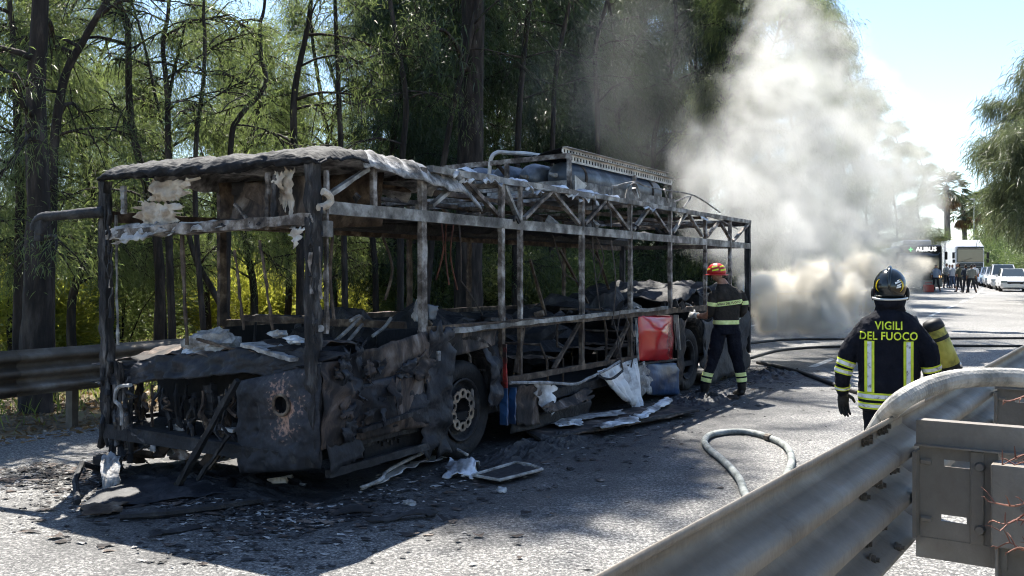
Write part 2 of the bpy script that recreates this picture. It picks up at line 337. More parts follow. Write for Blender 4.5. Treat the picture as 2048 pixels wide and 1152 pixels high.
# rails, hoses, gear
pmat('rail_steel', [(.28, (.075, .06, .046)), (.42, (.15, .127, .103)), (.58, (.185, .162, .135)), (.72, (.24, .215, .185))], 3.2, 10, .6, .0, .12, 60, spec=.3, rough2=.5, stretch=(1, 1, .7), nrough=.72)  # warm tint in the colour stands in for light bounced off the ground
pmat('rail_far', [(.3, (.045, .034, .024)), (.5, (.10, .082, .062)), (.64, (.17, .15, .125)), (.78, (.34, .32, .29))], 2.2, 8, .6, .2, .15, 40)
pmat('bolt_steel', [(.3, (.05, .045, .04)), (.7, (.17, .15, .13))], 30, 5, .5, .6)
pmat('hose_pale', [(.32, (.15, .145, .13)), (.5, (.33, .315, .285)), (.7, (.48, .46, .42))], 7, 7, .7, 0, .3, 60)
pmat('hose_grey', [(.32, (.09, .10, .095)), (.5, (.22, .235, .225)), (.7, (.36, .37, .35))], 9, 6, .7, 0, .3, 60)
pmat('hose_black', [(.3, (.008, .008, .009)), (.7, (.03, .03, .03))], 8, 4, .6)
pmat('navy_cloth', [(.3, (.004, .0045, .007)), (.6, (.010, .011, .017)), (.8, (.024, .024, .028))], 7, 6, .9, 0, .6, 30, spec=.12)
pmat('brown_cloth', [(.3, (.016, .014, .012)), (.6, (.035, .030, .026)), (.8, (.07, .06, .05))], 7, 6, .9, 0, .5, 30, spec=.15)
pmat('hi_vis', [(.35, (.48, .55, .03)), (.6, (.66, .74, .05))], 12, 5, .6, 0, .2, 60)
pmat('hi_vis_pale', [(.35, (.55, .62, .22)), (.6, (.74, .80, .36))], 12, 5, .6, 0, .2, 60)
pmat('reflective', [(.36, (.22, .22, .22)), (.46, (.62, .62, .62)), (.7, (.78, .78, .78))], 20, 7, .45, .1, .3, 70)
pmat('helmet_black', [(.3, (.006, .008, .008)), (.8, (.014, .017, .016))], 3, 3, .16, 0, 0, spec=.6)
pmat('helmet_yellow', [(0, (.62, .42, .01))], rough=.3)
pmat('helmet_red', [(.3, (.36, .012, .012)), (.7, (.52, .02, .02))], 6, 4, .3, 0, 0, spec=.5)
pmat('helmet_edge', [(0, (.55, .55, .52))], rough=.3, metal=.6)
pmat('white_print', [(0, (.75, .75, .73))], rough=.5)
pmat('skin', [(.3, (.24, .12, .075)), (.7, (.36, .2, .13))], 14, 4, .55)
pmat('hair', [(.3, (.008, .006, .005)), (.7, (.03, .022, .016))], 20, 4, .6)
pmat('glove_black', [(.3, (.006, .006, .006)), (.7, (.02, .02, .02))], 20, 4, .7, 0, .4, 60)
pmat('glove_pale', [(.3, (.30, .30, .29)), (.7, (.55, .55, .53))], 20, 4, .8)
pmat('boot', [(0, (.008, .008, .008))], rough=.5)
pmat('cylinder_yellow', [(.34, (.10, .09, .03)), (.46, (.36, .32, .06)), (.62, (.50, .45, .10)), (.75, (.42, .38, .14))], 6, 8, .5, 0, .1, 30, distort=.4)
pmat('black_rubber', [(0, (.012, .012, .012))], rough=.6)
pmat('white_vehicle', [(.3, (.66, .67, .68)), (.7, (.78, .78, .78))], 2, 3, .3, 0, 0, spec=.5)
pmat('silver_vehicle', [(0, (.42, .44, .47))], rough=.3, metal=.4)
pmat('blue_vehicle', [(0, (.16, .22, .32))], rough=.3)
pmat('dark_vehicle', [(.3, (.02, .024, .024)), (.7, (.04, .045, .045))], 3, 3, .35)
pmat('red_box', [(0, (.28, .04, .035))], rough=.5)
pmat('blue_shirt', [(0, (.25, .31, .42))], rough=.9)
pmat('navy_shirt', [(0, (.03, .04, .06))], rough=.9)
pmat('grey_shirt', [(0, (.22, .23, .22))], rough=.9)
pmat('white_shirt', [(0, (.6, .6, .6))], rough=.9)
pmat('olive_shirt', [(0, (.10, .10, .07))], rough=.9)
pmat('dark_trousers', [(0, (.03, .032, .04))], rough=.9)
pmat('jeans', [(0, (.08, .11, .17))], rough=.9)
pmat('print_red', [(0, (.5, .03, .04))], rough=.5)
pmat('print_blue', [(0, (.10, .14, .32))], rough=.5)
pmat('orange_lens', [(0, (.8, .3, .05))], rough=.3)
pmat('tile_roof', [(.3, (.20, .08, .05)), (.7, (.34, .16, .10))], 3, 5, .9)
pmat('plaster', [(.3, (.55, .52, .46)), (.7, (.68, .66, .6))], 2, 5, .9)
pmat('pole_grey', [(0, (.4, .41, .4))], rough=.5, metal=.4)
def glass_mat(name, col, rough=.06):
    m, n, out = new_mat(name); b = n.nodes.new('ShaderNodeBsdfPrincipled'); n.links.new(b.outputs[0], out.inputs[0])
    b.inputs['Base Color'].default_value = (*col, 1); b.inputs['Roughness'].default_value = rough; b.inputs['Specular IOR Level'].default_value = .8
    b.inputs['Coat Weight'].default_value = .4
glass_mat('vehicle_glass', (.03, .04, .045)); glass_mat('vehicle_glass_pale', (.18, .23, .25)); glass_mat('visor', (.02, .02, .02))
def emit_mat(name, col, s):
    m, n, out = new_mat(name); e = n.nodes.new('ShaderNodeEmission'); e.inputs[0].default_value = (*col, 1); e.inputs[1].default_value = s; n.links.new(e.outputs[0], out.inputs[0])
emit_mat('sign_white', (.95, 1, .98), .9); emit_mat('sign_green', (.1, 1, .25), .55); emit_mat('lamp_amber', (1, .55, .2), 1.2)
# ------------------------------------------------------------------ ground, road, markings
def ground_grid(name, us, vs, fz, mat):
    mb = MB(); vv = []
    for u in us:
        for v in vs:
            p = UV(u, v + bend(u)); vv.append((p.x, p.y, fz(p, u, v)))
    n = len(vs)
    mb.add(vv, [(i * n + j, (i + 1) * n + j, (i + 1) * n + j + 1, i * n + j + 1) for i in range(len(us) - 1) for j in range(n - 1)])
    o = mb.build(name, mat, smooth=True); tag(o, kind='structure'); return o
def bend(u): return 0.0 if u < 40 else .001 * (u - 40) ** 2 if u < 120 else 6.4 + .16 * (u - 120)
def spaced(a, b, k, far=1.0):
    return [a + (b - a) * (i / k) ** far for i in range(k + 1)]
def verge(p, u, v):
    h = gz(max(p.y, 0)) - .05
    if v > 5: h += .10 * min(1, (v - 5) / 3) + .10 * nz((p.x, p.y, 0), .35)
    if v < -6.5: h += .05 * nz((p.x, p.y, 0), .35)
    return h
ground_grid('ground', [-80, -50, -30, -20] + spaced(-14, 60, 90) + spaced(64, 1500, 40, 2), [-900, -400, -150, -70, -40, -25] + spaced(-15, -5.5, 12) + [-5, 0, 5.0] + spaced(5.6, 30, 36) + [40, 60, 100, 200, 450, 900], verge, 'soil')
ground_grid('road', [-80, -40, -20] + spaced(-14, 20, 10) + spaced(24, 160, 70) + [180, 220, 300, 400], [-6.2, -3, 0, 2, 4.9], lambda p, u, v: gz(max(p.y, 0)), 'asphalt')
def marking(name, u0, u1, v0, w):
    mb = MB(); k = max(1, int((u1 - u0) / 3)); vv = []
    for i in range(k + 1):
        u = u0 + (u1 - u0) * i / k
        for v in (v0 - w / 2, v0 + w / 2):
            p = UV(u, v + bend(u)); vv.append((p.x, p.y, gz(p.y) + .004))
    mb.add(vv, [(2 * i, 2 * i + 1, 2 * i + 3, 2 * i + 2) for i in range(k)])
    o = mb.build(name, 'road_paint'); tag(o, kind='structure')
marking('edge_line', 12.6, 150, 3.4, .15)
marking('edge_line', 13, 150, -5.3, .15)
for u in (13, 19, 25, 31, 37, 43, 49, 55, 61, 67, 75, 84): marking('lane_dash', u, u + 3, -.75, .14)

# ------------------------------------------------------------------ guard rails
def thrie(n=31, H=.506, D=.083):
    out = []
    for i in range(n):
        t = i / (n - 1); c = .5 - .5 * math.cos(2 * math.pi * 3 * t)
        c = min(1, max(0, (c - .5) * 1.35 + .5))
        out.append((D * c, H * t))
    return out
def rail(name, p0, d, L, ztop, side, mat, seg_len, post_step, label, wob=.0, near=False, post0=0.0):
    """d along, side = unit vector towards the road (lobes), panels, posts and spacers are parts"""
    root = empty(name, p0, 0, label, 'guard rail'); d = Vector(d); side = Vector(side)
    prof = thrie(); nseg = int(math.ceil(L / seg_len))
    for k in range(nseg):
        a, b2 = k * seg_len, min(L, (k + 1) * seg_len) + .18
        steps = max(2, int((b2 - a) / .4)); rings = []; off = .004 * (k % 2)
        for i in range(steps + 1):
            s = a + (b2 - a) * i / steps; q = d * s; z0 = gz((Vector(p0) + q).y)
            ww = wob * nz((s * .4, k, 0), 1.0, 3) if wob else 0
            rings.append([q + side * (c + .02 + off + ww) + Vector((0, 0, z0 + ztop - .506 + h)) for c, h in prof])
        mb = MB(); n = len(prof); vs = [q for r in rings for q in r]
        mb.add(vs, [(i * n + j, i * n + j + 1, (i + 1) * n + j + 1, (i + 1) * n + j) for i in range(steps) for j in range(n - 1)])
        mb.build('rail_panel', mat, root, smooth=True, solid=.004)
    s = post0; back = -side
    while s < L:
        q = d * s; z0 = gz((Vector(p0) + q).y)
        X = Matrix((d, back, Vector((0, 0, 1)))).transposed()
        if not near:
            MB().box(q + back * .2 + Vector((0, 0, z0 + ztop / 2 - .05)), (.08, .12, ztop), X).build('post', mat, root)
            MB().box(q + back * .07 + Vector((0, 0, z0 + ztop - .26)), (.01, .16, .3), X).build('spacer', mat, root)
        s += post_step
    return root
# far-side rail behind the bus
pL = UV(-7.5, 4.87); rail('guard_rail', pL, BD, 110, .94, -BN, 'rail_far', 4.0, 2.25, 'sooty three wave guard rail running behind the burnt bus along the trees', wob=.03)

# near rail: seen from behind
RD = Vector((math.sin(R(34.1)), math.cos(R(34.1)), 0)); RB = Vector((RD.y, -RD.x, 0)); RZ = 1.27
r0 = P(1220, 1152, 1900 * (CH - RZ) / 602.0); r0.z = 0
rp = r0 - RD * 2.2
near = rail('guard_rail', rp, RD, 30, RZ, -RB, 'rail_steel', 4.62, 99, 'big grey steel guard rail seen from behind in the right foreground', near=True, post0=99)
def near_post(s, first=True):
    q = RD * s
    def at(n, z, t=0.0): return q + RB * n + RD * t + Vector((0, 0, z))
    X = Matrix((RD, RB, Vector((0, 0, 1)))).transposed()
    # spacer plate with two slots, built of strips round the openings
    mb = MB()
    n0, n1, z0, z1 = .0, .262, .79, 1.125
    slots = [(.075, .160, .855, .880), (.085, .170, 1.055, 1.080)]
    ns = sorted({n0, n1, *[a for sl in slots for a in sl[:2]]}); zs = sorted({z0, z1, *[a for sl in slots for a in sl[2:]]})
    for i in range(len(ns) - 1):
        for j in range(len(zs) - 1):
            cn, cz = (ns[i] + ns[i + 1]) / 2, (zs[j] + zs[j + 1]) / 2
            if any(a < cn < b and c < cz < e for a, b, c, e in slots): continue
            mb.box(at(cn, cz), (.006, ns[i + 1] - ns[i] + .0004, zs[j + 1] - zs[j] + .0004), X)
    mb.build('spacer_plate', 'rail_steel', near)
    mb = MB()          # folded flange above and below the plate
    mb.box(at(.19, 1.172, -.003), (.006, .40, .09), X); mb.box(at(.19, 1.214, .025), (.056, .40, .006), X)
    mb.box(at(.19, 1.128, -.020), (.034, .40, .006), X); mb.build('spacer_flange', 'rail_steel', near)
    mb = MB(); mb.box(at(.14, .752, -.003), (.006, .30, .075), X); mb.box(at(.14, .715, .03), (.06, .30, .006), X); mb.build('spacer_flange', 'rail_steel', near)
    MB().rbox(at(.195, .955, -.008), (.012, .045, .33), .004, X).build('spacer_rib', 'rail_steel', near)
    for z in (.845, 1.068):
        mb = MB(); mb.tube([at(.205, z, -.012), at(.205, z, -.030)], [.019, .014], 10); mb.build('bolt', 'rail_steel', near, smooth=False)
    for z in (.86, 1.07):
        mb = MB(); mb.tube([at(.012, z, -.02), at(.045, z, -.02)], .011, 6); mb.build('bolt', 'rail_steel', near)
    MB().box(at(-.002, .955, -.03), (.10, .012, .31), X).build('spacer_foot', 'rail_steel', near)
    # post: folded plate in front and channel down to the ground
    mb = MB(); mb.rbox(at(.335, .955, -.05), (.10, .17, .285), .006, X); mb.build('post_cap', 'rail_steel', near)
    mb = MB(); mb.box(at(.265, .46, -.03), (.10, .008, .76), X); mb.box(at(.335, .46, .022), (.008, .132, .76), X); mb.box(at(.405, .46, -.03), (.10, .008, .76), X); mb.build('post', 'rail_steel', near)
    mb = MB(); mb.tube([at(.35, .955, -.099), at(.35, .955, -.104)], .010, 10); mb.build('bolt_hole', 'bolt_steel', near)
s_post = 2.2 + ((1838 - 1024) / 1900.)  # refined below from the photograph's first spacer
for Yp in (3.50,):
    s1 = 2.2 + (Yp - r0.y) / RD.y
for k in range(6): near_post(s1 + 2.1 * k)
# splice bolts on the back of the panel joint
for (bx, by) in ((1776, 877), (1813, 856), (1788, 874 + 14), (1817, 866), (1817, 943), (1790, 968), (1813, 976), (1784, 1000), (1815, 1062), (1787, 1096), (1812, 1097), (1780, 1124)):
    # intersect the pixel's ray with the rail's back plane
    t = (bx - CX) / F
    den = (RD.x - t * RD.y); s = (t * r0.y - r0.x) / den
    q = r0 + RD * s; z = CH + (HY - by) / F * q.y
    lobe = .5 - .5 * math.cos(2 * math.pi * 3 * ((z - RZ + .506) / .506)); lobe = min(1, max(0, (lobe - .5) * 1.35 + .5))
    base = q - rp - RB * (.083 * lobe + .016) + Vector((0, 0, z))
    mb = MB(); mb.tube([base, base + RB * .006], .019, 12); mb.tube([base + RB * .006, base + RB * .021], .0145, 6); mb.tube([base + RB * .02, base + RB * .032], .008, 8)
    mb.build('bolt', 'bolt_steel', near)
# ------------------------------------------------------------------ trees
def leaf_mesh(name, base, dirs, length, width, rng, mat, bendk=.25):
    """diamond leaves, vectorised: base (n,3), dirs (n,3)"""
    n = len(base); d = dirs / np.linalg.norm(dirs, axis=1, keepdims=True)
    r = rng.normal(size=(n, 3)); side = np.cross(d, r); side /= np.linalg.norm(side, axis=1, keepdims=True) + 1e-9
    L = length[:, None]; Wd = width[:, None]
    v = np.empty((n, 4, 3)); v[:, 0] = base; v[:, 1] = base + d * L * .45 + side * Wd * .5
    v[:, 2] = base + d * L; v[:, 2, 2] -= (length * bendk); v[:, 3] = base + d * L * .45 - side * Wd * .5
    me = bpy.data.meshes.new(name)
    me.vertices.add(4 * n); me.vertices.foreach_set('co', v.reshape(-1))
    me.loops.add(4 * n); me.loops.foreach_set('vertex_index', np.arange(4 * n, dtype=np.int32))
    me.polygons.add(n); me.polygons.foreach_set('loop_start', np.arange(0, 4 * n, 4, dtype=np.int32))
    me.materials.append(M[mat]); me.update(calc_edges=True); return me
def grow(trunk, r0, seed, limbs, lo, reach, per_twig, twigs, leaf_len=(.12, .30), leaf_w=(.010, .020), droop=.75, up=.5, limb_r=.35, spread=.16, top_r=.25, bias=None, mat='leaf_fine', name='tree', twig_w=.006):
    """trunk: list of points; returns (wood MB, leaf mesh)"""
    rng = np.random.default_rng(seed); rnd = random.Random(seed)
    tp = catmull(trunk, 5); n = len(tp)
    wood = MB(); wood.tube(tp, [r0 * ((1 - i / (n - 1)) * (1 - top_r) + top_r) * (1.25 if i == 0 else 1) for i in range(n)], 9, jit=.07)
    H = tp[-1].z - tp[0].z
    B = []; D = []
    for k in range(limbs):
        t = lo + (1 - lo) * (k + rnd.random()) / limbs
        i = min(n - 2, int(t * (n - 1))); p = tp[i]
        a = rnd.uniform(0, 2 * math.pi) if bias is None or rnd.random() < .4 else bias + rnd.uniform(-1.1, 1.1)
        ln = reach * rnd.uniform(.55, 1.1) * (1.0 - .55 * max(0, (t - .55) / .45))
        dirv = Vector((math.cos(a), math.sin(a), up * rnd.uniform(.5, 1.6)))
        pts = [p]; c = p.copy(); dv = dirv.normalized()
        for s in range(5):
            dv = (dv + Vector((rnd.uniform(-.25, .25), rnd.uniform(-.25, .25), rnd.uniform(-.25, .12) - .05 * s))).normalized()
            c = c + dv * ln / 5; pts.append(c.copy())
        rb = r0 * limb_r * rnd.uniform(.5, 1)
        wood.tube(pts, [rb * (1 - .85 * s / 5) + .004 for s in range(6)], 5)
        for j in range(twigs):
            s = rnd.uniform(.25, 1.0) * 4.99; q = pts[int(s)].lerp(pts[int(s) + 1], s - int(s))
            td = (dv + Vector((rnd.gauss(0, .7), rnd.gauss(0, .7), rnd.gauss(-.05, .45)))).normalized(); tl = rnd.uniform(.35, 1.0) * min(1.2, reach * .45)
            e1 = q + td * tl * .55; e2 = e1 + (td + Vector((0, 0, -.5))).normalized() * tl * .45
            wood.tube([q, e1, e2], [twig_w * 1.6, twig_w, twig_w * .5], 3, caps=False)
            m = max(3, int(per_twig * rnd.uniform(.5, 1.5)))
            tt = rng.random(m); q_, e1_, e2_ = np.array(q), np.array(e1), np.array(e2)
            pos = np.where((tt < .5)[:, None], q_ + (e1_ - q_) * (tt * 2)[:, None], e1_ + (e2_ - e1_) * (tt * 2 - 1)[:, None])
            pos = pos + rng.normal(size=(m, 3)) * spread
            dd = np.array(td)[None] * .6 + rng.normal(size=(m, 3)) * .55; dd[:, 2] -= droop
            B.append(pos); D.append(dd)
    B = np.concatenate(B); D = np.concatenate(D); m = len(B)
    me = leaf_mesh('crown', B, D, rng.uniform(*leaf_len, m), rng.uniform(*leaf_w, m), rng, mat)
    return wood, me
def tree_thing(name, loc, wood, leaves, label, group=None, wmat='bark'):
    root = empty(name, loc, 0, label, 'tree', group)
    wood.build('trunk', wmat, root, smooth=True)
    c = bpy.data.objects.new('crown', leaves); COL.objects.link(c); c.parent = root
    return root
def vpos(x, v):                      # where the ray through pixel column x meets the line v = const beside the road
    q = S(x, HY, v); return UV(q.x, v)
# near trunks drawn from the photograph: pixel path (x, y) at the depth of the line v
def traced(pix, v, w_px, seed, label, limbs=9, reach=1.7, per_twig=44, twigs=9, height=8.5, mat='leaf_fine', lo=.35, ext=None, **kw):
    kw.setdefault('leaf_len', (.05, .17)); kw.setdefault('leaf_w', (.007, .016)); kw.setdefault('droop', .3); kw.setdefault('twig_w', .009)
    base = vpos(pix[0][0], v); Y = base.y
    pts = [Vector((base.x, base.y, gz(Y) - .1))] + [P(x, y, Y) for x, y in pix]
    top = pts[-1]; dv = (pts[-1] - pts[-2]).normalized(); rnd = random.Random(seed)
    for i in range(1, 8):                       # the stem goes on above the frame
        if top.z >= height: break
        dv = (dv + Vector((rnd.uniform(-.2, .2), rnd.uniform(-.3, .3), .45))).normalized(); top = top + dv * min(1.6, height - top.z + .3); pts.append(top)
    rel = [p - pts[0] for p in pts]; rad = w_px / F * Y / 2
    wood, lv = grow(rel, rad, seed, limbs, lo, reach, per_twig, twigs, mat=mat, **kw)
    return tree_thing('wayside_tree', pts[0], wood, lv, label)
T = traced
T([(72, 690), (75, 560), (78, 400), (72, 200), (82, 0)], 6.4, 66, 1, 'thick dark trunk left of the bus mirror, the widest tree on the left', 10, 1.9, height=8)
T([(98, 560), (104, 420), (108, 300), (128, 160), (168, 80), (215, 0)], 7.0, 26, 2, 'slender stem leaning right beside the thickest trunk on the left', 10, 1.7, height=8)
T([(36, 650), (40, 400), (35, 250), (28, 100), (18, 0)], 8.4, 22, 3, 'thin dark stem at the left edge of the picture behind the thick trunk', 9, 1.8, height=8)
LEFT2 = T([(345, 690), (338, 480), (336, 300), (334, 180), (326, 90), (338, 0)], 7.2, 17, 4, 'slim forked tree rising above the left half of the charred roof', 10, 1.7, height=8.2)
LEFT1 = T([(318, 690), (320, 560), (312, 460), (300, 400), (262, 240), (255, 60), (235, 0)], 7.8, 24, 5, 'dark trunk behind the windscreen opening leaning left towards the sky gap', 9, 1.7, height=8.2)
T([(408, 680), (392, 450), (392, 290), (406, 170), (410, 80), (408, 0)], 6.6, 13, 6, 'straight thin stem above the middle of the charred front roof', 9, 1.5, height=8.5)
T([(452, 690), (455, 520), (462, 290), (478, 235), (530, 172), (522, 110), (520, 50), (530, 0)], 6.9, 15, 7, 'tree with an S-shaped stem behind the front roof of the bus', 9, 1.5, height=9)
T([(480, 690), (425, 580), (392, 520), (370, 440), (352, 380)], 8.6, 15, 8, 'crooked trunk slanting left behind the windscreen opening', 7, 1.5, height=7)
T([(600, 690), (600, 500), (588, 290), (590, 180), (612, 70), (622, 0)], 7.6, 20, 9, 'dark stem behind the near front pillar of the bus', 10, 1.7, height=9.5)
T([(690, 670), (688, 480), (682, 300), (676, 150), (670, 0)], 7.0, 14, 10, 'upright stem just behind the ashy front corner of the roof', 10, 1.7, height=12, lo=.3)
T([(752, 660), (745, 480), (700, 330), (655, 260), (640, 180)], 9.2, 15, 11, 'stem curving left behind the first side window bay', 8, 1.6, height=10)
T([(800, 650), (802, 400), (805, 310), (812, 200), (795, 90), (780, 0)], 7.2, 16, 12, 'dark stem above the second roof bay of the bus', 11, 1.8, height=13, lo=.3)
BIG2 = T([(850, 640), (870, 420), (888, 320), (905, 220), (930, 120), (955, 0)], 7.6, 15, 13, 'stem leaning right in front of the darkest trees', 20, 2.8, height=19, lo=.3, mat='leaf_dark')
BIG = T([(935, 640), (940, 400), (942, 200), (945, 0)], 7.0, 66, 14, 'massive dark trunk behind the roof tanks, the widest in the middle', 30, 3.2, 30, 12, height=23, lo=.3, top_r=.12, leaf_len=(.18, .4), leaf_w=(.02, .04), spread=.3, mat='leaf_dark')
T([(1030, 600), (1032, 400), (1040, 200), (1060, 0)], 7.4, 15, 15, 'reddish dark stem above the gas tanks', 22, 3.2, height=21, lo=.25, mat='leaf_dark')
T([(1102, 600), (1105, 300), (1112, 140), (1140, 0)], 7.4, 12, 16, 'thin stem above the perforated roof channel', 20, 3.0, height=20, lo=.25, mat='leaf_dark')
T([(1190, 600), (1195, 250), (1190, 100), (1215, 0)], 7.4, 12, 17, 'thin dark stem between the roof tanks and the smoke', 12, 2.3, height=17, lo=.22, mat='leaf_dark')
def upper_crown(root, c, r, n, seed):     # the high crown, above the frame, that shades the road
    rg = np.random.default_rng(seed); k = 30; q = rg.normal(size=(k, 3)); q /= np.linalg.norm(q, axis=1, keepdims=True); q *= rg.uniform(.35, 1, (k, 1)); q = q * np.array(r) + np.array(c)
    b = q[rg.integers(0, k, n)] + rg.normal(size=(n, 3)) * np.array(r) * .17; d = rg.normal(size=(n, 3)); d[:, 2] -= .5
    o = bpy.data.objects.new('upper_crown', leaf_mesh('upper_crown', b, d, rg.uniform(.2, .42, n), rg.uniform(.05, .09, n), rg, 'leaf_dark')); COL.objects.link(o); o.parent = root
upper_crown(LEFT1, (-.6, .2, 8.0), (1.7, 1.7, 1.0), 6000, 73); upper_crown(LEFT2, (-2.6, -.6, 7.6), (1.3, 1.3, .8), 3500, 74)
upper_crown(BIG, (-.7, 0, 20), (2.0, 2.0, 2.4), 7000, 71); upper_crown(BIG2, (-.1, 0, 19.5), (1.9, 1.9, 2.4), 6500, 72)
# deeper wood: prototypes copied
def proto(seed, h, r, limbs, reach, per_twig, twigs, mat, lo=.2, **kw):
    rnd = random.Random(seed); pts = [Vector((0, 0, -.2))]
    for i in range(1, 6): pts.append(Vector((rnd.uniform(-.35, .35) * i * .5, rnd.uniform(-.35, .35) * i * .5, h * i / 5)))
    return grow(pts, r, seed, limbs, lo, reach, per_twig, twigs, mat=mat, **kw)
PROT = []
for i, (h, lm, rc, mt, lo) in enumerate([(10, 38, 2.0, 'leaf_fine', .26), (9, 36, 2.1, 'leaf_fine', .24), (14, 56, 2.4, 'leaf_dark', .10), (16, 60, 2.6, 'leaf_dark', .08), (17, 60, 2.8, 'leaf_fine', .16)]):
    w_, l_ = proto(100 + i, h, .11 + .01 * i, lm, rc, 85 if i < 2 else 62, 15, mt, lo, leaf_len=(.06, .20) if i < 2 else (.12, .30), leaf_w=(.008, .018) if i < 2 else (.014, .028), spread=.22, droop=.4 if i < 2 else .6, twig_w=.009)
    t_ = tree_thing('wood_tree', (0, 0, -60), w_, l_, 'x'); PROT.append(t_)
used = set()
def place(k, loc, s, rz, label, group, name='wood_tree', sz=None):
    o = PROT[k] if k not in used else copy_tree(PROT[k]); used.add(k)
    o.location = loc; o.scale = (s, s, sz or s); o.rotation_euler = (0, 0, rz); o.name = name
    o['label'] = label; o['group'] = group; o['category'] = 'tree'; return o
rnd = random.Random(5)
ZONES = ((60, 'at the left edge'), (130, 'behind the thickest left trunk'), (230, 'above the mirror arm'), (330, 'above the far front roof corner'), (430, 'above the middle of the front roof'), (540, 'behind the S-shaped stem'), (640, 'above the near front pillar'), (720, 'above the first roof bay'), (790, 'above the second roof bay'), (860, 'left of the widest middle trunk'), (960, 'behind the widest middle trunk'), (1040, 'above the front ends of the gas tanks'), (1120, 'above the gas tanks'), (1180, 'above the perforated channel'), (1260, 'above the rear end of the tanks'), (1330, 'left of the smoke'), (1420, 'at the left fringe of the smoke'), (9999, 'behind the smoke'))
def zone(x): return next(t for a, t in ZONES if x < a)
def rank(v): return 'front rank' if v < 10.2 else 'second rank' if v < 12.9 else 'third rank' if v < 16.5 else 'back rank'
# left part: low trees with light between them
for (x, v, k, s) in ((-60, 9.5, 1, .82), (30, 12.5, 0, .85), (150, 10.5, 1, .75), (225, 13.5, 0, .85), (330, 11.0, 1, .74), (420, 14.0, 0, .85), (500, 10.5, 1, .8), (570, 13.0, 0, .9), (660, 10.8, 1, .9), (745, 12.6, 0, 1.0), (130, 26, 0, 1.0), (280, 28, 1, 1.1), (470, 27, 0, 1.1), (620, 25, 1, 1.15)):
    p = vpos(x, v); place(k, (p.x, p.y, gz(p.y) - .1), s * rnd.uniform(.95, 1.05), rnd.uniform(0, 6.3), f'fine leaved green tree {zone(x)}, {rank(v)}', 'trees deep in the wood on the left')
# middle: tall dark trees
for (x, v, k, s) in ((800, 9.5, 2, .9), (870, 12.0, 3, .95), (830, 15, 2, 1.0), (940, 9.2, 3, .95), (1000, 12.5, 2, 1.05), (1060, 9.6, 3, 1.0), (1110, 13.5, 2, 1.1), (1150, 9.5, 2, 1.1), (1200, 12.0, 3, 1.05), (1235, 8.6, 3, 1.05), (1290, 11.0, 2, 1.15), (1320, 8.2, 3, 1.05), (1370, 10.5, 3, 1.1), (1400, 7.6, 2, 1.15), (900, 18, 3, 1.1), (1010, 18, 3, 1.15), (1120, 18, 3, 1.1), (1240, 17, 3, 1.15), (1350, 16, 3, 1.15)):
    p = vpos(x, v); place(k, (p.x, p.y, gz(p.y) - .1), s * rnd.uniform(.95, 1.05), rnd.uniform(0, 6.3), f'tall dark evergreen {zone(x)}, {rank(v)}', 'dark trees behind the roof tanks')
# the row that recedes along the road, its tops against the sky
for (x, Yt, ytop, k, lab) in ((1455, 33, -190, 4, 'tall tree behind the densest smoke near the rear of the bus'), (1530, 37, -170, 4, 'tall tree veiled by smoke left of the sky'), (1590, 43, -120, 4, 'tall smoke veiled tree whose top leaves the frame'), (1640, 49, -50, 4, 'tree whose right flank meets the pale sky at the top'), (1690, 56, 60, 4, 'rounded tree top beside the sky in the upper smoke'), (1735, 64, 170, 4, 'lower tree crown emerging right of the smoke'), (1790, 72, 215, 4, 'feathery crown at the right edge of the smoke'), (1838, 80, 270, 4, 'last feathery crown before the tall palm'), (1500, 44, -90, 3, 'dark tree deep behind the smoke column'), (1660, 66, 60, 3, 'dark tree behind the sky edge of the smoke')):
    hh = CH + (HY - ytop) / F * Yt - gz(Yt); base_h = (10, 9, 14, 16, 17)[k]
    s = hh / (base_h + 1.0)
    place(k, ((x - CX) / F * Yt, Yt, gz(Yt) - .1), max(.8, s * .95), rnd.uniform(0, 6.3), lab, 'row of trees receding along the road', 'roadside_tree', s)
# feathery tree on the right side of the road
for (x, Yt, ytop, s, lab) in ((2125, 44, 60, .98, 'feathery grey green tree hanging over the road at the right edge'), (2165, 52, 160, .9, 'lower feathery tree behind the one at the right edge')):
    w_, l_ = proto(300 + int(x), 12.5 if s > .95 else 11, .16, 52, 4.2, 100, 18, 'leaf_grey', .30, leaf_len=(.3, .7), leaf_w=(.02, .04), spread=.32, droop=.55)
    tree_thing('feathery_tree', ((x - CX) / F * Yt, Yt, gz(Yt) - .1), w_, l_, lab)
# shrubs and hedges
def shrub_mesh(seed, h, r, n, mat, ll=(.08, .2), lw=(.02, .04)):
    rng = np.random.default_rng(seed)
    k = 26; c = rng.normal(size=(k, 3)); c /= np.linalg.norm(c, axis=1, keepdims=True); c *= rng.uniform(.3, .95, (k, 1))
    c = c * np.array([r, r, h * .5]) + np.array([0, 0, h * .52])
    idx = rng.integers(0, k, n); b = c[idx] + rng.normal(size=(n, 3)) * np.array([r * .2, r * .2, h * .12])
    b[:, 2] = np.abs(b[:, 2]); d = (b - np.array([0, 0, h * .35])); d /= np.linalg.norm(d, axis=1, keepdims=True) + 1e-6
    d += rng.normal(size=(n, 3)) * .7; d[:, 2] += .2
    me = leaf_mesh('foliage', b, d, rng.uniform(*ll, n), rng.uniform(*lw, n), rng, mat, .1)
    wd = MB(); rr = random.Random(seed)
    for i in range(9):
        q = c[rr.randrange(k)]; wd.tube([(rr.uniform(-.1, .1), rr.uniform(-.1, .1), -.1), (q[0] * .5, q[1] * .5, q[2] * .6), tuple(q)], [.025, .016, .006], 4)
    return wd, me
SH = []
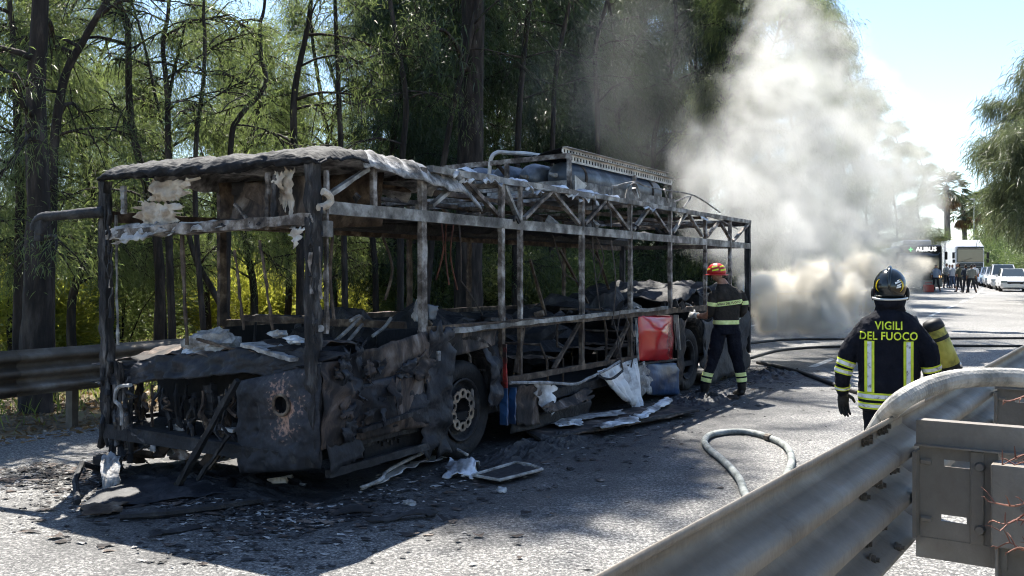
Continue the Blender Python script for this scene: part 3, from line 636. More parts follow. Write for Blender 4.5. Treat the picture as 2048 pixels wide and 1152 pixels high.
for i, (h, r, n, mt) in enumerate([(1.6, 1.1, 7000, 'leaf_bright'), (2.4, 1.4, 9000, 'leaf_fine'), (1.2, 1.0, 5000, 'leaf_bright'), (3.4, 1.9, 12000, 'leaf_far')]):
    wd, me = shrub_mesh(400 + i, h, r, n, mt); rt = empty('shrub', (0, 0, -60), 0, 'x', 'shrub')
    wd.build('stem', 'bark', rt); c = bpy.data.objects.new('foliage', me); COL.objects.link(c); c.parent = rt; SH.append(rt)
sused = set()
def shrub(k, loc, s, label, group, sz=None):
    o = SH[k] if k not in sused else copy_tree(SH[k]); sused.add(k)
    o.location = loc; o.scale = (s, s, sz or s); o.rotation_euler = (0, 0, rnd.uniform(0, 6.3)); o['label'] = label; o['group'] = group; o['category'] = 'shrub'
for i in range(38):
    x = -90 + i * 24 + rnd.uniform(-15, 15); v = rnd.choice((13, 15.5, 17, 18.5, 20, 22))
    p = vpos(x, v); shrub(rnd.choice((0, 0, 2, 1)), (p.x, p.y, gz(p.y)), rnd.uniform(.8, 1.2) * (1.5 if v > 17 else 1.1), f'sunlit bush behind the guard rail {zone(x)}'.replace('above', 'below').replace('roof', 'roof line'), 'sunlit bushes in the wood')
for i in range(18):
    x = 860 + i * 34 + rnd.uniform(-10, 10); v = rnd.choice((7.5, 9, 11, 13))
    p = vpos(x, v); shrub(rnd.choice((1, 1, 2)), (p.x, p.y, gz(p.y)), rnd.uniform(.8, 1.3), f'shaded bush under the dark trees {zone(x)}'.replace('above', 'far below'), 'shaded bushes in the wood')
for i in range(44):                    # the far edge of the wood and the field behind
    x = -250 + i * 42; v = rnd.uniform(26, 42)
    p = vpos(x, v); shrub(3, (p.x, p.y, gz(p.y)), rnd.uniform(1.1, 1.9), 'pale green bush along the far side of the wood', 'bushes beyond the wood', rnd.uniform(1.0, 1.5))
for (x, Yt, s, sz, lab) in ((1950, 104, 1.5, 1.75, 'yellow green bush behind the lorry'), (1985, 100, 1.6, 1.55, 'pale green bush right of the lorry'), (2025, 92, 1.6, 1.45, 'green bush above the parked cars'), (2065, 86, 1.6, 1.4, 'green bush behind the rightmost parked car'), (2005, 112, 1.7, 2.0, 'tall bush under the palms behind the parked cars'), (1872, 118, 1.5, 1.6, 'dark bush behind the waiting bus'), (1845, 112, 1.5, 1.45, 'bush above the roof of the waiting bus')):
    shrub(3, ((x - CX) / F * Yt, Yt, gz(Yt)), s, lab, 'bushes behind the queue', sz)
# palms
def palm(x, Yt, ytop, r, label, seed):
    rr = random.Random(seed); rng = np.random.default_rng(seed)
    H = CH + (HY - ytop) / F * Yt - gz(Yt)
    root = empty('palm_tree', ((x - CX) / F * Yt, Yt, gz(Yt) - .1), 0, label, 'palm', 'palms at the end of the road')
    MB().tube([(0, 0, 0), (.1, 0, H * .5), (0, .05, H)], [.42, .30, .27], 9, jit=.06).build('trunk', 'bark_grey', root, smooth=True)
    def fronds(n, zlo, zhi, mat, nm, ln):
        B = []; D = []; stalk = MB()
        for i in range(n):
            a = rr.uniform(0, 6.28); el = rr.uniform(zlo, zhi); dv = Vector((math.cos(a) * math.cos(el), math.sin(a) * math.cos(el), math.sin(el)))
            q = Vector((0, 0, H)); e = q + dv * ln * .55 + Vector((0, 0, -.12 * ln * math.cos(el)))
            stalk.tube([q, e], [.03, .015], 4)
            side = dv.cross(Vector((0, 0, 1))).normalized()
            for k in range(26):
                f = (k / 25 - .5) * 2.6; w_ = (dv * math.cos(f) + side * math.sin(f)); w_.z -= .25
                B.append(e); D.append(w_)
        me = leaf_mesh(nm, np.array(B), np.array(D), rng.uniform(.4, .6, len(B)) * ln, rng.uniform(.06, .10, len(B)), rng, mat, .25)
        c = bpy.data.objects.new(nm, me); COL.objects.link(c); c.parent = root; stalk.build('stalks', mat, c)
    fronds(38, -.5, 1.4, 'leaf_palm', 'crown', r); fronds(26, -1.45, -.8, 'leaf_dry', 'dead_skirt', r * .9)
for i, (x, Yt, yt, r, lab) in enumerate(((1893, 96, 372, 2.4, 'tallest palm standing alone left of the group against the sky'), (1928, 120, 420, 2.4, 'leftmost palm of the low group behind the lorry'), (1950, 126, 412, 2.5, 'second palm of the low group behind the lorry'), (1974, 116, 405, 2.5, 'palm in the middle of the low group behind the parked cars'), (1998, 112, 392, 2.4, 'highest palm of the low group near the feathery tree'), (2022, 118, 415, 2.4, 'rightmost palm half hidden by the feathery tree'))):
    palm(x, Yt, yt, r, lab, 900 + i)
# grass and leaf litter on the verge
rng = np.random.default_rng(77); n = 42000
u = rng.uniform(-8, 40, n); v = 5.0 + rng.gamma(2.2, 3.2, n); keep = v < 30; u, v = u[keep], v[keep]; n = len(u)
xs = BUS0.x + BD.x * u + BN.x * v; ys = BUS0.y + BD.y * u + BN.y * v
zs = np.array([verge(Vector((xs[i], ys[i], 0)), u[i], v[i]) for i in range(n)])
d = rng.normal(size=(n, 3)) * .35; d[:, 2] = 1
me = leaf_mesh('verge_grass', np.stack([xs, ys, zs], 1), d, rng.uniform(.10, .42, n), rng.uniform(.012, .025, n), rng, 'grass_blade', .15)
o = bpy.data.objects.new('verge_grass', me); COL.objects.link(o); tag(o, 'rough sunlit grass under the trees behind the guard rail', 'grass', kind='stuff')
n = 26000; u = rng.uniform(-8, 30, n); v = 4.4 + rng.gamma(1.6, 1.3, n)
xs = BUS0.x + BD.x * u + BN.x * v; ys = BUS0.y + BD.y * u + BN.y * v
zs = np.array([max(verge(Vector((xs[i], ys[i], 0)), u[i], v[i]), gz(ys[i]) if v[i] < 4.9 else -1) for i in range(n)]) + .012
d = rng.normal(size=(n, 3)); d[:, 2] *= .25
me = leaf_mesh('leaf_litter', np.stack([xs, ys, zs], 1), d, rng.uniform(.05, .14, n), rng.uniform(.02, .04, n), rng, 'leaf_dry', .0)
o = bpy.data.objects.new('leaf_litter', me); COL.objects.link(o); tag(o, 'dry brown leaf litter along the foot of the guard rail', 'leaves', kind='stuff')
# ------------------------------------------------------------------ the burnt bus (bus coordinates: x = u towards the rear, y = v across, z up)
random.seed(21)
bus = empty('burnt_bus', BUS0, BANG, 'burnt out city bus reduced to its scorched steel skeleton beside the guard rail', 'bus')
LEN, WID = 11.45, 2.5
def part(name, mb, mat, parent=bus, smooth=False, solid=0, jit=0): return mb.build(name, mat, parent, smooth, jit, solid)
def beam(name, a, b, w, h=None, mat='burnt_steel', seg=6, jit=.004, parent=bus):
    return part(name, MB().bar(a, b, w, h, seg, jit), mat, parent)
V3 = Vector
RAIL, TR, SILL, LOW = 2.70, 2.27, 1.25, .68
posts = [1.39, 2.75, 4.59, 6.03, 7.48, 9.02]
# long members, near side (v = 0) and far side (v = 2.5)
for v, far in ((0.0, 0), (WID, 1)):
    o = .0
    part('roof_rail', MB().bar((1.5, v, RAIL), (LEN, v, RAIL), .07, .06, 40, .006), 'burnt_beam' if not far else 'brown_steel')
    part('truss_beam', MB().bar((.06, v, TR), (LEN, v, TR), .05, .10, 40, .004), 'burnt_beam' if not far else 'brown_steel')
    part('window_sill_beam', MB().bar((1.42, v, SILL), (LEN, v, SILL - .02), .06, .085, 40, .006), 'brown_steel')
    if not far: part('waist_trim', MB().bar(S(905, 662, -.05), S(1335, 615, -.05), .018, .045, 30, .008), 'burnt_beam')
    part('lower_beam', MB().bar((2.85, v, LOW), (7.1, v, LOW - .03), .05, .06, 24, .006), 'brown_steel')
    for a_, b_ in ((.2, 1.5), (2.75, 7.75), (9.0, LEN - .1)): part('floor_beam', MB().bar((a_, v + (.06 if not far else -.06), .42), (b_, v + (.06 if not far else -.06), .42), .06, .10, 10, .004), 'soot')
    for u in posts:
        w_ = .08 if u == 1.39 else .062
        part('window_post', MB().bar((u, v, SILL - .02), (u, v, RAIL), w_, .048, 10, .005, up=(0, 1, 0)), 'burnt_steel' if not far else 'brown_steel')
        if 2.5 < u < 7.2: part('lower_post', MB().bar((u, v, LOW), (u, v, SILL), .06, .05, 5, .005, up=(0, 1, 0)), 'brown_steel')
part('window_post', MB().bar((3.13, 0, SILL), (3.13, 0, TR), .05, .04, 8, .004, up=(0, 1, 0)), 'burnt_steel')
part('lower_post', MB().bar((3.13, 0, LOW), (3.13, 0, SILL), .05, .04, 6, .004, up=(0, 1, 0)), 'brown_steel')
for u in (.70, 3.13): part('truss_post', MB().bar((u, 0, TR), (u, 0, RAIL - .02), .05, .04, 4, .004, up=(0, 1, 0)), 'burnt_steel')
part('window_post', MB().bar((10.3, 0, SILL), (10.3, 0, RAIL), .06, .05, 8, .004, up=(0, 1, 0)), 'burnt_steel')
# truss diagonals traced on the near side, and a plain set on the far side
for a, b in (((655, 392), (735, 338)), ((862, 412), (925, 358)), ((925, 356), (995, 430)), ((1008, 372), (1036, 436)), ((1048, 437), (1102, 383)), ((1105, 383), (1157, 447)), ((1168, 448), (1210, 402)), ((1213, 402), (1256, 459)), ((1266, 460), (1299, 414)), ((1302, 414), (1336, 465)), ((1345, 465), (1373, 427)), ((1376, 427), (1404, 472)), ((1413, 474), (1436, 446)), ((1440, 446), (1462, 480)), ((1466, 482), (1496, 448))):
    part('truss_diagonal', MB().bar(S(*a), S(*b), .05, .035, 5, .004), random.choice(('burnt_steel', 'burnt_beam')))
for i in range(len(posts) - 1):
    a, b = posts[i], posts[i + 1]; m_ = (a + b) / 2
    part('truss_diagonal', MB().bar((a, WID, TR), (m_, WID, RAIL), .05, .035, 4, .004), 'brown_steel'); part('truss_diagonal', MB().bar((m_, WID, RAIL), (b, WID, TR), .05, .035, 4, .004), 'brown_steel')
# lower bay diagonals
for a, b in (((1032, 745), (1046, 655)), ((1106, 738), (1160, 645)), ((1213, 722), (1262, 640)), ((1258, 640), (1230, 716))):
    part('lower_diagonal', MB().bar(S(*a, .02), S(*b, .02), .045, .03, 5, .004), 'brown_steel')
# cross members of the roof
for u in (1.7, 2.75, 4.0, 4.59, 6.03, 7.48, 9.02, 10.3, LEN - .03):
    part('roof_cross_bar', MB().bar((u, 0, RAIL - .04), (u, WID, RAIL - .04 + random.uniform(-.05, .02)), .05, .05, 10, .01), random.choice(('brown_steel', 'burnt_steel')))
for v in (.75, 1.75): part('roof_runner', MB().bar((1.7, v, RAIL - .1), (LEN, v, RAIL - .08), .05, .04, 24, .012), 'brown_steel')
# corner pillars
part('front_pillar', MB().bar((.0, .02, .30), (-.01, .02, 2.62), .095, .09, 30, .012, up=(0, 1, 0)), 'char_pillar', smooth=False)
part('front_pillar', MB().bar((.02, WID - .06, .42), (.0, WID - .04, 2.58), .085, .085, 28, .012, up=(0, 1, 0)), 'char_pillar')
part('front_pillar_strip', MB().bar((.10, -.02, 1.3), (.10, -.02, 2.55), .03, .03, 14, .006), 'burnt_steel')
part('pillar_box', MB().rbox(S(655, 458, -.06), (.07, .06, .125), .01), 'burnt_beam')
part('pillar_bracket', MB().tube(catmull([S(636, 415, -.06), S(650, 412, -.07), S(662, 402, -.07), S(656, 388, -.07), S(645, 383, -.06)], 4), .028, 7, jit=.15), 'cream_lining')
part('pillar_eye', MB().tube([S(641, 657, -.05), S(641, 657, -.075)], .028, 12).tube([S(641, 657, -.07), S(641, 657, -.078)], .016, 10), 'ash')
for v in (.03, WID - .03): part('rear_pillar', MB().bar((LEN, v, .35), (LEN, v, RAIL), .09, .09, 14, .006, up=(0, 1, 0)), 'char_pillar')
for w_ in (1.2, 2.27, 2.68): part('rear_cross_bar', MB().bar((LEN, 0, w_), (LEN, WID, w_), .06, .07, 8, .006), 'brown_steel')
# charred roof over the driver: front cap and sagging ash covered sheet
prof = [(.06, 2.625), (-.02, 2.60), (-.07, 2.605), (-.09, 2.63), (-.065, 2.665), (.0, 2.695), (.15, 2.725), (.35, 2.75), (.6, 2.755)]
def cap(s, t):
    k = s * (len(prof) - 1); i = min(len(prof) - 2, int(k)); f = k - i
    u = prof[i][0] * (1 - f) + prof[i + 1][0] * f; z = prof[i][1] * (1 - f) + prof[i + 1][1] * f
    v = -.06 + 2.50 * t + .04 * nz((s * 4, t * 2, 11), 1); edge = min(t, 1 - t); z -= .10 * max(0, 1 - edge / .05) ** 2 * s
    d = nz((u * 3, v * 1.3, z * 3), 1.6, 2) * .028 + nz((u * 9, v * 5, z * 6), 2.2, 5) * .016
    u += .10 * (t * (1 - t)) * -1
    return (u + d * .6, v, z + d + .025 * nz((v * 6, s * 3, 7), 1.0) * (1 if s > .3 else .4) - .02 * math.sin(math.pi * t) * (1 - s))
part('front_roof_cap', MB().sheet(cap, 40, 150), 'char_roof', smooth=True, solid=.012)
def roof(s, t):
    u = .5 + 1.75 * s; v = -.07 + 2.52 * t; z = 2.765 - .085 * s * s - .05 * s
    edge = min(t, 1 - t); z -= .16 * max(0, 1 - edge / .06) ** 2
    z += nz((u, v, 0), 2.2, 9) * .035 + nz((u, v, 1), 9, 4) * .018
    if s > .85: z -= (s - .85) * (.5 + 1.2 * nz((v * 3, 1, 2), 1.0)); u += (s - .85) * 1.4 * nz((v * 4, 3, 1), 1.0)
    return (u, v, z)
part('roof_sheet', MB().sheet(roof, 60, 70), 'ash_roof', smooth=True, solid=.014)
def roof2(s, t):                      # what is left of the sheet further back along the near roof rail
    u = 2.1 + 3.6 * s; v = -.03 + (.55 - .35 * s + .12 * nz((u * 2, 0, 0), 1.5)) * t
    return (u, v, 2.745 + .05 * nz((u, v, 0), 3, 7) + .02 * nz((u, v, 0), 12, 7) - .05 * (1 - min(1, t * 6)))
part('roof_sheet_remnant', MB().sheet(roof2, 90, 12), 'foil', smooth=True, solid=.008)
for k in range(7):
    u = (2.0, 2.5, 3.4, 4.4, 4.75, 6.6, 8.9)[k]; c = V3((u, .05, 2.72)); sd_ = random.random() * 50
    part('foil_scrap', MB().sheet(lambda s, t: c + V3(((s - .5) * random.uniform(.30, .42), -.1 + .22 * t + .05 * nz((s * 2, t * 2, sd_), 1.5), .05 * nz((s * 3, t * 3, sd_), 1.2) - .16 * max(0, .5 - t) * (1 + nz((s * 4, 0, sd_), 1)))), 12, 8), 'foil', smooth=True, solid=.004)
# gas cylinders on the roof and their frame
for v in (.62, 1.04, 1.46, 1.88):
    r_ = .195; mb = MB(); L0, L1 = 5.15, 8.4
    mb.lathe([(.02, L0 - .02), (.05, L0 - .02), (.06, L0), (.12, L0 + .02), (.17, L0 + .07), (r_, L0 + .16), (r_, L1 - .16), (.16, L1 - .05), (.06, L1), (.01, L1)], 22, 'x', (0, v, 3.0))
    o = part('gas_cylinder', mb, 'tank_steel', smooth=True)
    part('valve', MB().tube([(L0 - .02, v, 3.0), (L0 - .09, v, 3.0), (L0 - .11, v + .05, 3.02)], [.03, .025, .02], 7).rbox((L0 - .07, v, 3.0), (.06, .07, .05), .01), 'burnt_beam', o)
    for u in (5.6, 7.9): part('strap', MB().lathe([(r_ + .004, u - .03), (r_ + .008, u - .03), (r_ + .008, u + .03), (r_ + .004, u + .03)], 22, 'x', (0, v, 3.0)), 'brown_steel', o)
def perforated(name, a, b, H, up, off):
    """channel with a row of square holes, built as strips and webs"""
    a, b = V3(a), V3(b); d = (b - a); L_ = d.length; d.normalize(); up = V3(up); mb = MB(); nrm = d.cross(up).normalized(); X = Matrix((d, nrm, up)).transposed()
    mb.box((a + b) / 2 + up * (H * .36), (L_, .006, H * .28), X); mb.box((a + b) / 2 - up * (H * .36), (L_, .006, H * .28), X)
    k = int(L_ / .085)
    for i in range(k + 1): mb.box(a + d * (L_ * i / k), (.045, .006, H * .46), X)
    mb.box((a + b) / 2 + up * (H * .5) + nrm * off, (L_, abs(off) * 2, .006), X)
    part(name, mb, 'aluminium_burnt')
perforated('perforated_channel', (5.0, .36, 3.19), (8.5, .36, 3.19), .10, (0, 0, 1), .03)
perforated('perforated_channel', (5.0, .46, 3.29), (8.5, .46, 3.29), .09, (0, 0, 1), .03)
part('tank_cover', MB().sheet(lambda s, t: (5.0 + 3.5 * s, .47 + .45 * t + .1 * nz((s * 8, 0, 1), 1) * t, 3.33 - .10 * t + .03 * nz((s * 6, t * 2, 0), 1.5)), 40, 8), 'char_roof', smooth=True, solid=.006)
part('tank_frame_bar', MB().bar((4.98, .34, 3.22), (4.98, 2.25, 3.17), .05, .06, 8, .004), 'burnt_steel')
part('tank_frame_bar', MB().bar((4.6, .34, 2.80), (4.6, 2.2, 2.80), .05, .05, 8, .004), 'burnt_steel')
for v in (.36, 1.25, 2.2): part('tank_frame_post', MB().bar((4.98, v, 2.68), (4.98, v, 3.2), .05, .04, 5, .004), 'burnt_steel')
part('tank_frame_arch', MB().tube(catmull([(4.98, 1.52, 2.7), (4.98, 1.5, 3.2), (5.05, 1.45, 3.33), (5.2, 1.35, 3.34), (5.6, 1.1, 3.33), (7.5, 1.05, 3.30)], 5), .028, 7), 'aluminium_burnt')
part('tank_frame_strut', MB().bar((4.98, 1.4, 3.18), (5.5, 1.3, 2.8), .04, .03, 4, .003), 'brown_steel')
part('tank_frame_side', MB().bar((5.0, .34, 2.86), (8.6, .34, 2.86), .04, .12, 18, .004), 'burnt_beam')
part('tank_frame_side', MB().bar((5.0, .33, 2.86), (5.0, 1.5, 2.84), .012, .13, 6, .003), 'burnt_beam')
part('tank_frame_gusset', MB().sheet(lambda s, t: (5.03 + .34 * s * (1 - .9 * t), .31, 2.98 - .30 * t - .10 * s * (1 - t)), 6, 4), 'aluminium_burnt', solid=.006)
for u, v in ((8.55, .4), (7.0, .35)): part('tank_frame_post', MB().bar((u, v, 2.70), (u, v, 3.16), .05, .04, 5, .004), 'burnt_steel')
# bent rails and pipes above the rear of the roof
part('bent_pipe', MB().tube(catmull([S(1222, 455, .05), S(1223, 380, .1), S(1232, 372, .12), S(1270, 364, .15), S(1290, 372, .15), S(1330, 380, .15), S(1390, 392, .2), S(1440, 425, .3)], 5), .012, 6), 'burnt_beam')
part('bent_pipe', MB().tube(catmull([S(1250, 398, .1), S(1256, 376, .12), S(1270, 366, .12), S(1278, 384, .1), S(1280, 398, .1)], 5), .010, 6), 'burnt_beam')
part('bent_pipe', MB().tube(catmull([S(1328, 378, .1), S(1336, 405, .1)], 3), .014, 6), 'burnt_beam')
part('bent_pipe', MB().tube(catmull([S(1348, 404, .05), S(1382, 392, .1), S(1366, 416, .05)], 3), .012, 6), 'burnt_beam')
part('bent_pipe', MB().tube(catmull([S(1410, 428, .0), S(1440, 440, .0), S(1475, 458, .0)], 4), .010, 6), 'burnt_beam')
part('loose_bracket', MB().bar(S(1268, 376, 0), S(1275, 396, 0), .05, .02), 'foil')
# mirror arm at the far front corner
ma = [FR(210, 424, -.04), FR(170, 426, -.08), FR(120, 431, -.12), FR(86, 434, -.14), FR(72, 446, -.14), FR(70, 462, -.14)]
arm = part('mirror_arm', MB().tube(catmull(ma, 5), [.055 - .012 * min(1, i / 10) for i in range(26)], 10, jit=.06), 'soot', smooth=True)
part('mirror_stub', MB().rbox(FR(82, 455, -.14), (.07, .11, .14), .02).rbox(FR(78, 472, -.14), (.05, .10, .10), .02), 'soot', arm)
# front: header beam with ash, lining shreds and hanging pieces
def crumpled(name, c0, c1, c2, c3, mat, amp=.03, nu=14, nv=12, sd_=0.0, ragged=.0, frq=5, parent=bus, solid=.005):
    c0, c1, c2, c3 = map(V3, (c0, c1, c2, c3)); nr = (c1 - c0).cross(c3 - c0).normalized()
    def fn(s, t):
        s2 = s
        if ragged:
            s2 = s + ragged * (.9 * nz((t * 4, sd_, 3), 1.0) + .5 * nz((t * 13, sd_, 5), 1.0)) * (abs(s - .5) * 2) ** 2
            t = t + ragged * (.9 * nz((s * 4, sd_, 7), 1.0) + .5 * nz((s * 13, sd_, 9), 1.0)) * (abs(t - .5) * 2) ** 2
        q = (c0 * (1 - s2) + c1 * s2) * (1 - t) + (c3 * (1 - s2) + c2 * s2) * t
        return q + nr * amp * (nz((q.x * frq * .5, q.y * frq, q.z * frq), 1, sd_) + .5 * nz((q.x * frq, q.y * frq * 2.4, q.z * frq * 2.4), 1, sd_ + 3))
    return part(name, MB().sheet(fn, nu, nv), mat, parent, smooth=True, solid=solid)
part('header_beam', MB().bar(FR(218, 470, -.02), FR(628, 438, -.02), .08, .085, 26, .012), 'burnt_steel')
crumpled('header_ash', FR(215, 478, -.06), FR(330, 462, -.06), FR(340, 445, -.03), FR(225, 452, -.03), 'ash', .03, 20, 8, 2, .3, 8)
crumpled('header_ash', FR(238, 486, -.08), FR(315, 472, -.08), FR(322, 447, -.05), FR(244, 458, -.05), 'aluminium_burnt', .03, 20, 12, 5, .5)
crumpled('header_ash', FR(330, 470, -.06), FR(440, 455, -.06), FR(440, 440, -.03), FR(330, 448, -.03), 'ash', .03, 22, 8, 7, .3, 8)
crumpled('header_ash', FR(440, 455, -.05), FR(530, 450, -.05), FR(530, 436, -.03), FR(440, 440, -.03), 'char_pillar', .03, 16, 8, 8, .3, 8)
crumpled('hanging_lining', FR(280, 452, .02), FR(350, 448, .02), FR(358, 410, .0), FR(272, 400, .0), 'cream_lining', .06, 22, 20, 12, .28)
crumpled('hanging_lining', FR(300, 402, .03), FR(358, 402, .03), FR(395, 358, .0), FR(300, 362, .0), 'cream_lining', .07, 22, 20, 13, .28)
crumpled('hanging_lining', FR(578, 437, .04), FR(582, 436, .04), FR(592, 338, .02), FR(562, 340, .02), 'cream_lining', .05, 12, 26, 15, .25)
crumpled('hanging_lining', FR(556, 400, .05), FR(572, 420, .05), FR(574, 345, .02), FR(552, 345, .02), 'cream_lining', .05, 12, 26, 16, .25)
crumpled('hanging_shred', FR(584, 490, -.03), FR(590, 492, -.03), FR(614, 452, -.02), FR(582, 456, -.02), 'aluminium_burnt', .03, 12, 12, 18, .5)
for (a, b, w_, mt) in (((248, 428), (247, 372), .05, 'burnt_beam'), ((534, 460), (536, 345), .035, 'burnt_steel'), ((548, 440), (552, 350), .05, 'char_pillar'), ((236, 690), (232, 430), .022, 'burnt_beam'), ((374, 690), (364, 470), .03, 'brown_steel'), ((546, 660), (520, 480), .02, 'brown_steel'), ((487, 660), (470, 500), .02, 'brown_steel'), ((495, 440), (470, 408), .03, 'burnt_steel')):
    part('windscreen_strip', MB().bar(FR(*a, .0), FR(*b, -.0), w_, w_ * .6, 12, .006), mt)
part('inner_panel', MB().sheet(lambda s, t: V3((1.2, .3 + 2.0 * s, 2.18 + .48 * t)) + V3((.08, 0, 0)) * nz((s * 4, t * 2, 3), 1.2), 24, 8), 'brown_steel', smooth=True, solid=.01)
part('inner_panel', MB().sheet(lambda s, t: V3((.35, .35 + .9 * s, 2.2 + .34 * t)) + V3((.06, 0, .05)) * nz((s * 4, t * 2, 8), 1.2), 16, 8), 'char_skin', smooth=True, solid=.01)
# front lower body
crumpled('dash_panel', FR(205, 768, .0), FR(636, 742, .0), FR(640, 690, .05), FR(205, 722, .05), 'char_skin_dark', .05, 60, 14, 21, .22, 6)
crumpled('dash_shelf', FR(205, 722, .05), FR(640, 690, .05), V3((.7, .1, 1.20)), V3((.7, 2.4, 1.10)), 'char_skin', .05, 34, 12, 24, .0, 4)
lamp_c = FR(574, 808, -.012)
pl = [FR(470, 765, -.012), FR(638, 728, -.012), FR(640, 938, -.012), FR(478, 946, -.012)]
def lamp_fn(i, j, k=56):
    a_, b_ = i / k, j / k; q = (pl[0] * (1 - a_) + pl[1] * a_) * (1 - b_) + (pl[3] * (1 - a_) + pl[2] * a_) * b_
    ed = min(a_, 1 - a_, b_, 1 - b_); x_ = -.055 * min(1, ed * 6) ** .6 - .03 * max(0, b_ - .55) * math.sin(math.pi * a_) + .05 * nz((q.y * 2.6, q.z * 2.6, 1), 1) + .014 * nz((q.y * 11, q.z * 11, 5), 1)
    for cx_, cz_, r_ in ((522, 812, .05), (518, 862, .045), (506, 905, .05), (600, 915, .05)):
        c_ = FR(cx_, cz_); dd = math.hypot(q.y - c_.y, q.z - c_.z); x_ += .03 * max(0, 1 - dd / r_)
    return q + V3((x_, 0, 0))
mb = MB(); kk = 56; vs = [lamp_fn(i, j) for j in range(kk + 1) for i in range(kk + 1)]; fs = []
for j in range(kk):
    for i in range(kk):
        f_ = (j * (kk + 1) + i, j * (kk + 1) + i + 1, (j + 1) * (kk + 1) + i + 1, (j + 1) * (kk + 1) + i); c_ = sum((vs[q] for q in f_), V3((0, 0, 0))) / 4
        if math.hypot(c_.y - lamp_c.y, c_.z - lamp_c.z) > .072: fs.append(f_)
mb.add(vs, fs); lamp_c = lamp_c + V3((-.055, 0, 0))
lp = part('lamp_panel', mb, 'lamp_panel', smooth=True, solid=.006)
part('lamp_ring', MB().tube([lamp_c + V3((-.012, math.cos(a) * .078, math.sin(a) * .078)) for a in [2 * math.pi * k / 28 for k in range(29)]], .014, 8), 'brown_steel', lp)
part('lamp_cup', MB().lathe([(.075, .0), (.07, .07), (.03, .11), (.001, .11)], 20, 'x', tuple(lamp_c)), 'soot_deep', lp)
for i in range(9):                     # melted pillar foot at the far corner, drips of trim
    x_ = 206 + i * 7; y0_, y1_ = random.uniform(715, 770), random.uniform(880, 945)
    part('melted_trim', MB().tube([FR(x_ + random.uniform(-4, 4), y0_ + (y1_ - y0_) * k / 7, -.03 + random.uniform(-.04, .06)) for k in range(8)], [random.uniform(.012, .034) for k in range(8)], 6, jit=.25), random.choice(('soot', 'char_pillar', 'char_pillar')))
part('melted_trim', MB().tube(catmull([FR(262, 770, -.05), FR(236, 775, -.06), FR(230, 800, -.06), FR(242, 815, -.06), FR(244, 850, -.05)], 4), .018, 6, jit=.2), 'ash')
for (a, b, w_, mt, du) in (((255, 860), (300, 890), .02, 'char_pillar', -.05), ((300, 890), (245, 915), .015, 'char_pillar', -.06), ((340, 1000), (475, 760), .05, 'soot', -.2), ((395, 960), (460, 870), .03, 'soot', -.15), ((305, 770), (303, 885), .02, 'brown_steel', .1), ((280, 765), (278, 870), .05, 'soot', .2), ((420, 770), (425, 830), .10, 'char_pillar', .1), ((355, 850), (420, 825), .04, 'char_pillar', .15)):
    part('front_strut', MB().bar(FR(*a, du), FR(*b, du), w_, w_ * .7, 10, .008), mt)
part('hinge_plate', MB().rbox(FR(306, 897, -.08), (.02, .06, .05), .005), 'ash')
for i in range(26):                    # broken innards behind the missing front panel
    c = FR(random.uniform(240, 470), random.uniform(850, 915), random.uniform(.02, .35)); s_ = random.uniform(.04, .12)
    rot = Matrix.Rotation(random.uniform(0, 3), 3, Vector((random.random(), random.random(), random.random())).normalized())
    part('broken_fitting', MB().box(c, (s_, s_ * random.uniform(.8, 2.5), s_ * random.uniform(.15, .5)), rot), random.choice(('soot', 'char_pillar', 'ash', 'char_skin', 'brown_steel')), jit=.02)
random.seed(77)
for i in range(34):
    x_ = random.uniform(225, 475); y_ = random.uniform(765, 800); ln = random.uniform(25, 110); du = random.uniform(-.04, .3)
    pts = [FR(x_ + random.uniform(-12, 12) * k / 3, y_ + ln * k / 4, du + random.uniform(-.03, .03)) for k in range(5)]
    part('hanging_wreckage', MB().tube(catmull(pts, 2), [random.uniform(.006, .026) for _ in range(9)], 5, jit=.35), random.choice(('soot', 'char_pillar', 'soot_deep', 'brown_steel')))
for i in range(16):
    x_ = random.uniform(225, 460); y_ = random.uniform(790, 900); w_ = random.uniform(12, 40); h_ = random.uniform(10, 36); du = random.uniform(-.02, .35)
    crumpled('hanging_wreckage', FR(x_, y_, du), FR(x_ + w_, y_ + random.uniform(-14, 14), du), FR(x_ + w_ + random.uniform(-12, 12), y_ + h_, du), FR(x_ + random.uniform(-12, 12), y_ + h_, du), random.choice(('soot', 'char_pillar', 'char_skin', 'char_skin_dark', 'ash')), .05, 7, 7, i * 3.1, .3, 9)
part('front_bulkhead', MB().box((.55, 1.3, .72), (.05, 2.2, .55)), 'soot_deep', jit=.05)
part('front_floor', MB().box((.45, 1.25, .36), (1.0, 2.3, .10)), 'soot', jit=.05)
part('bumper_block', MB().rbox(FR(215, 935, -.02), (.16, .22, .22), .03), 'soot_deep')
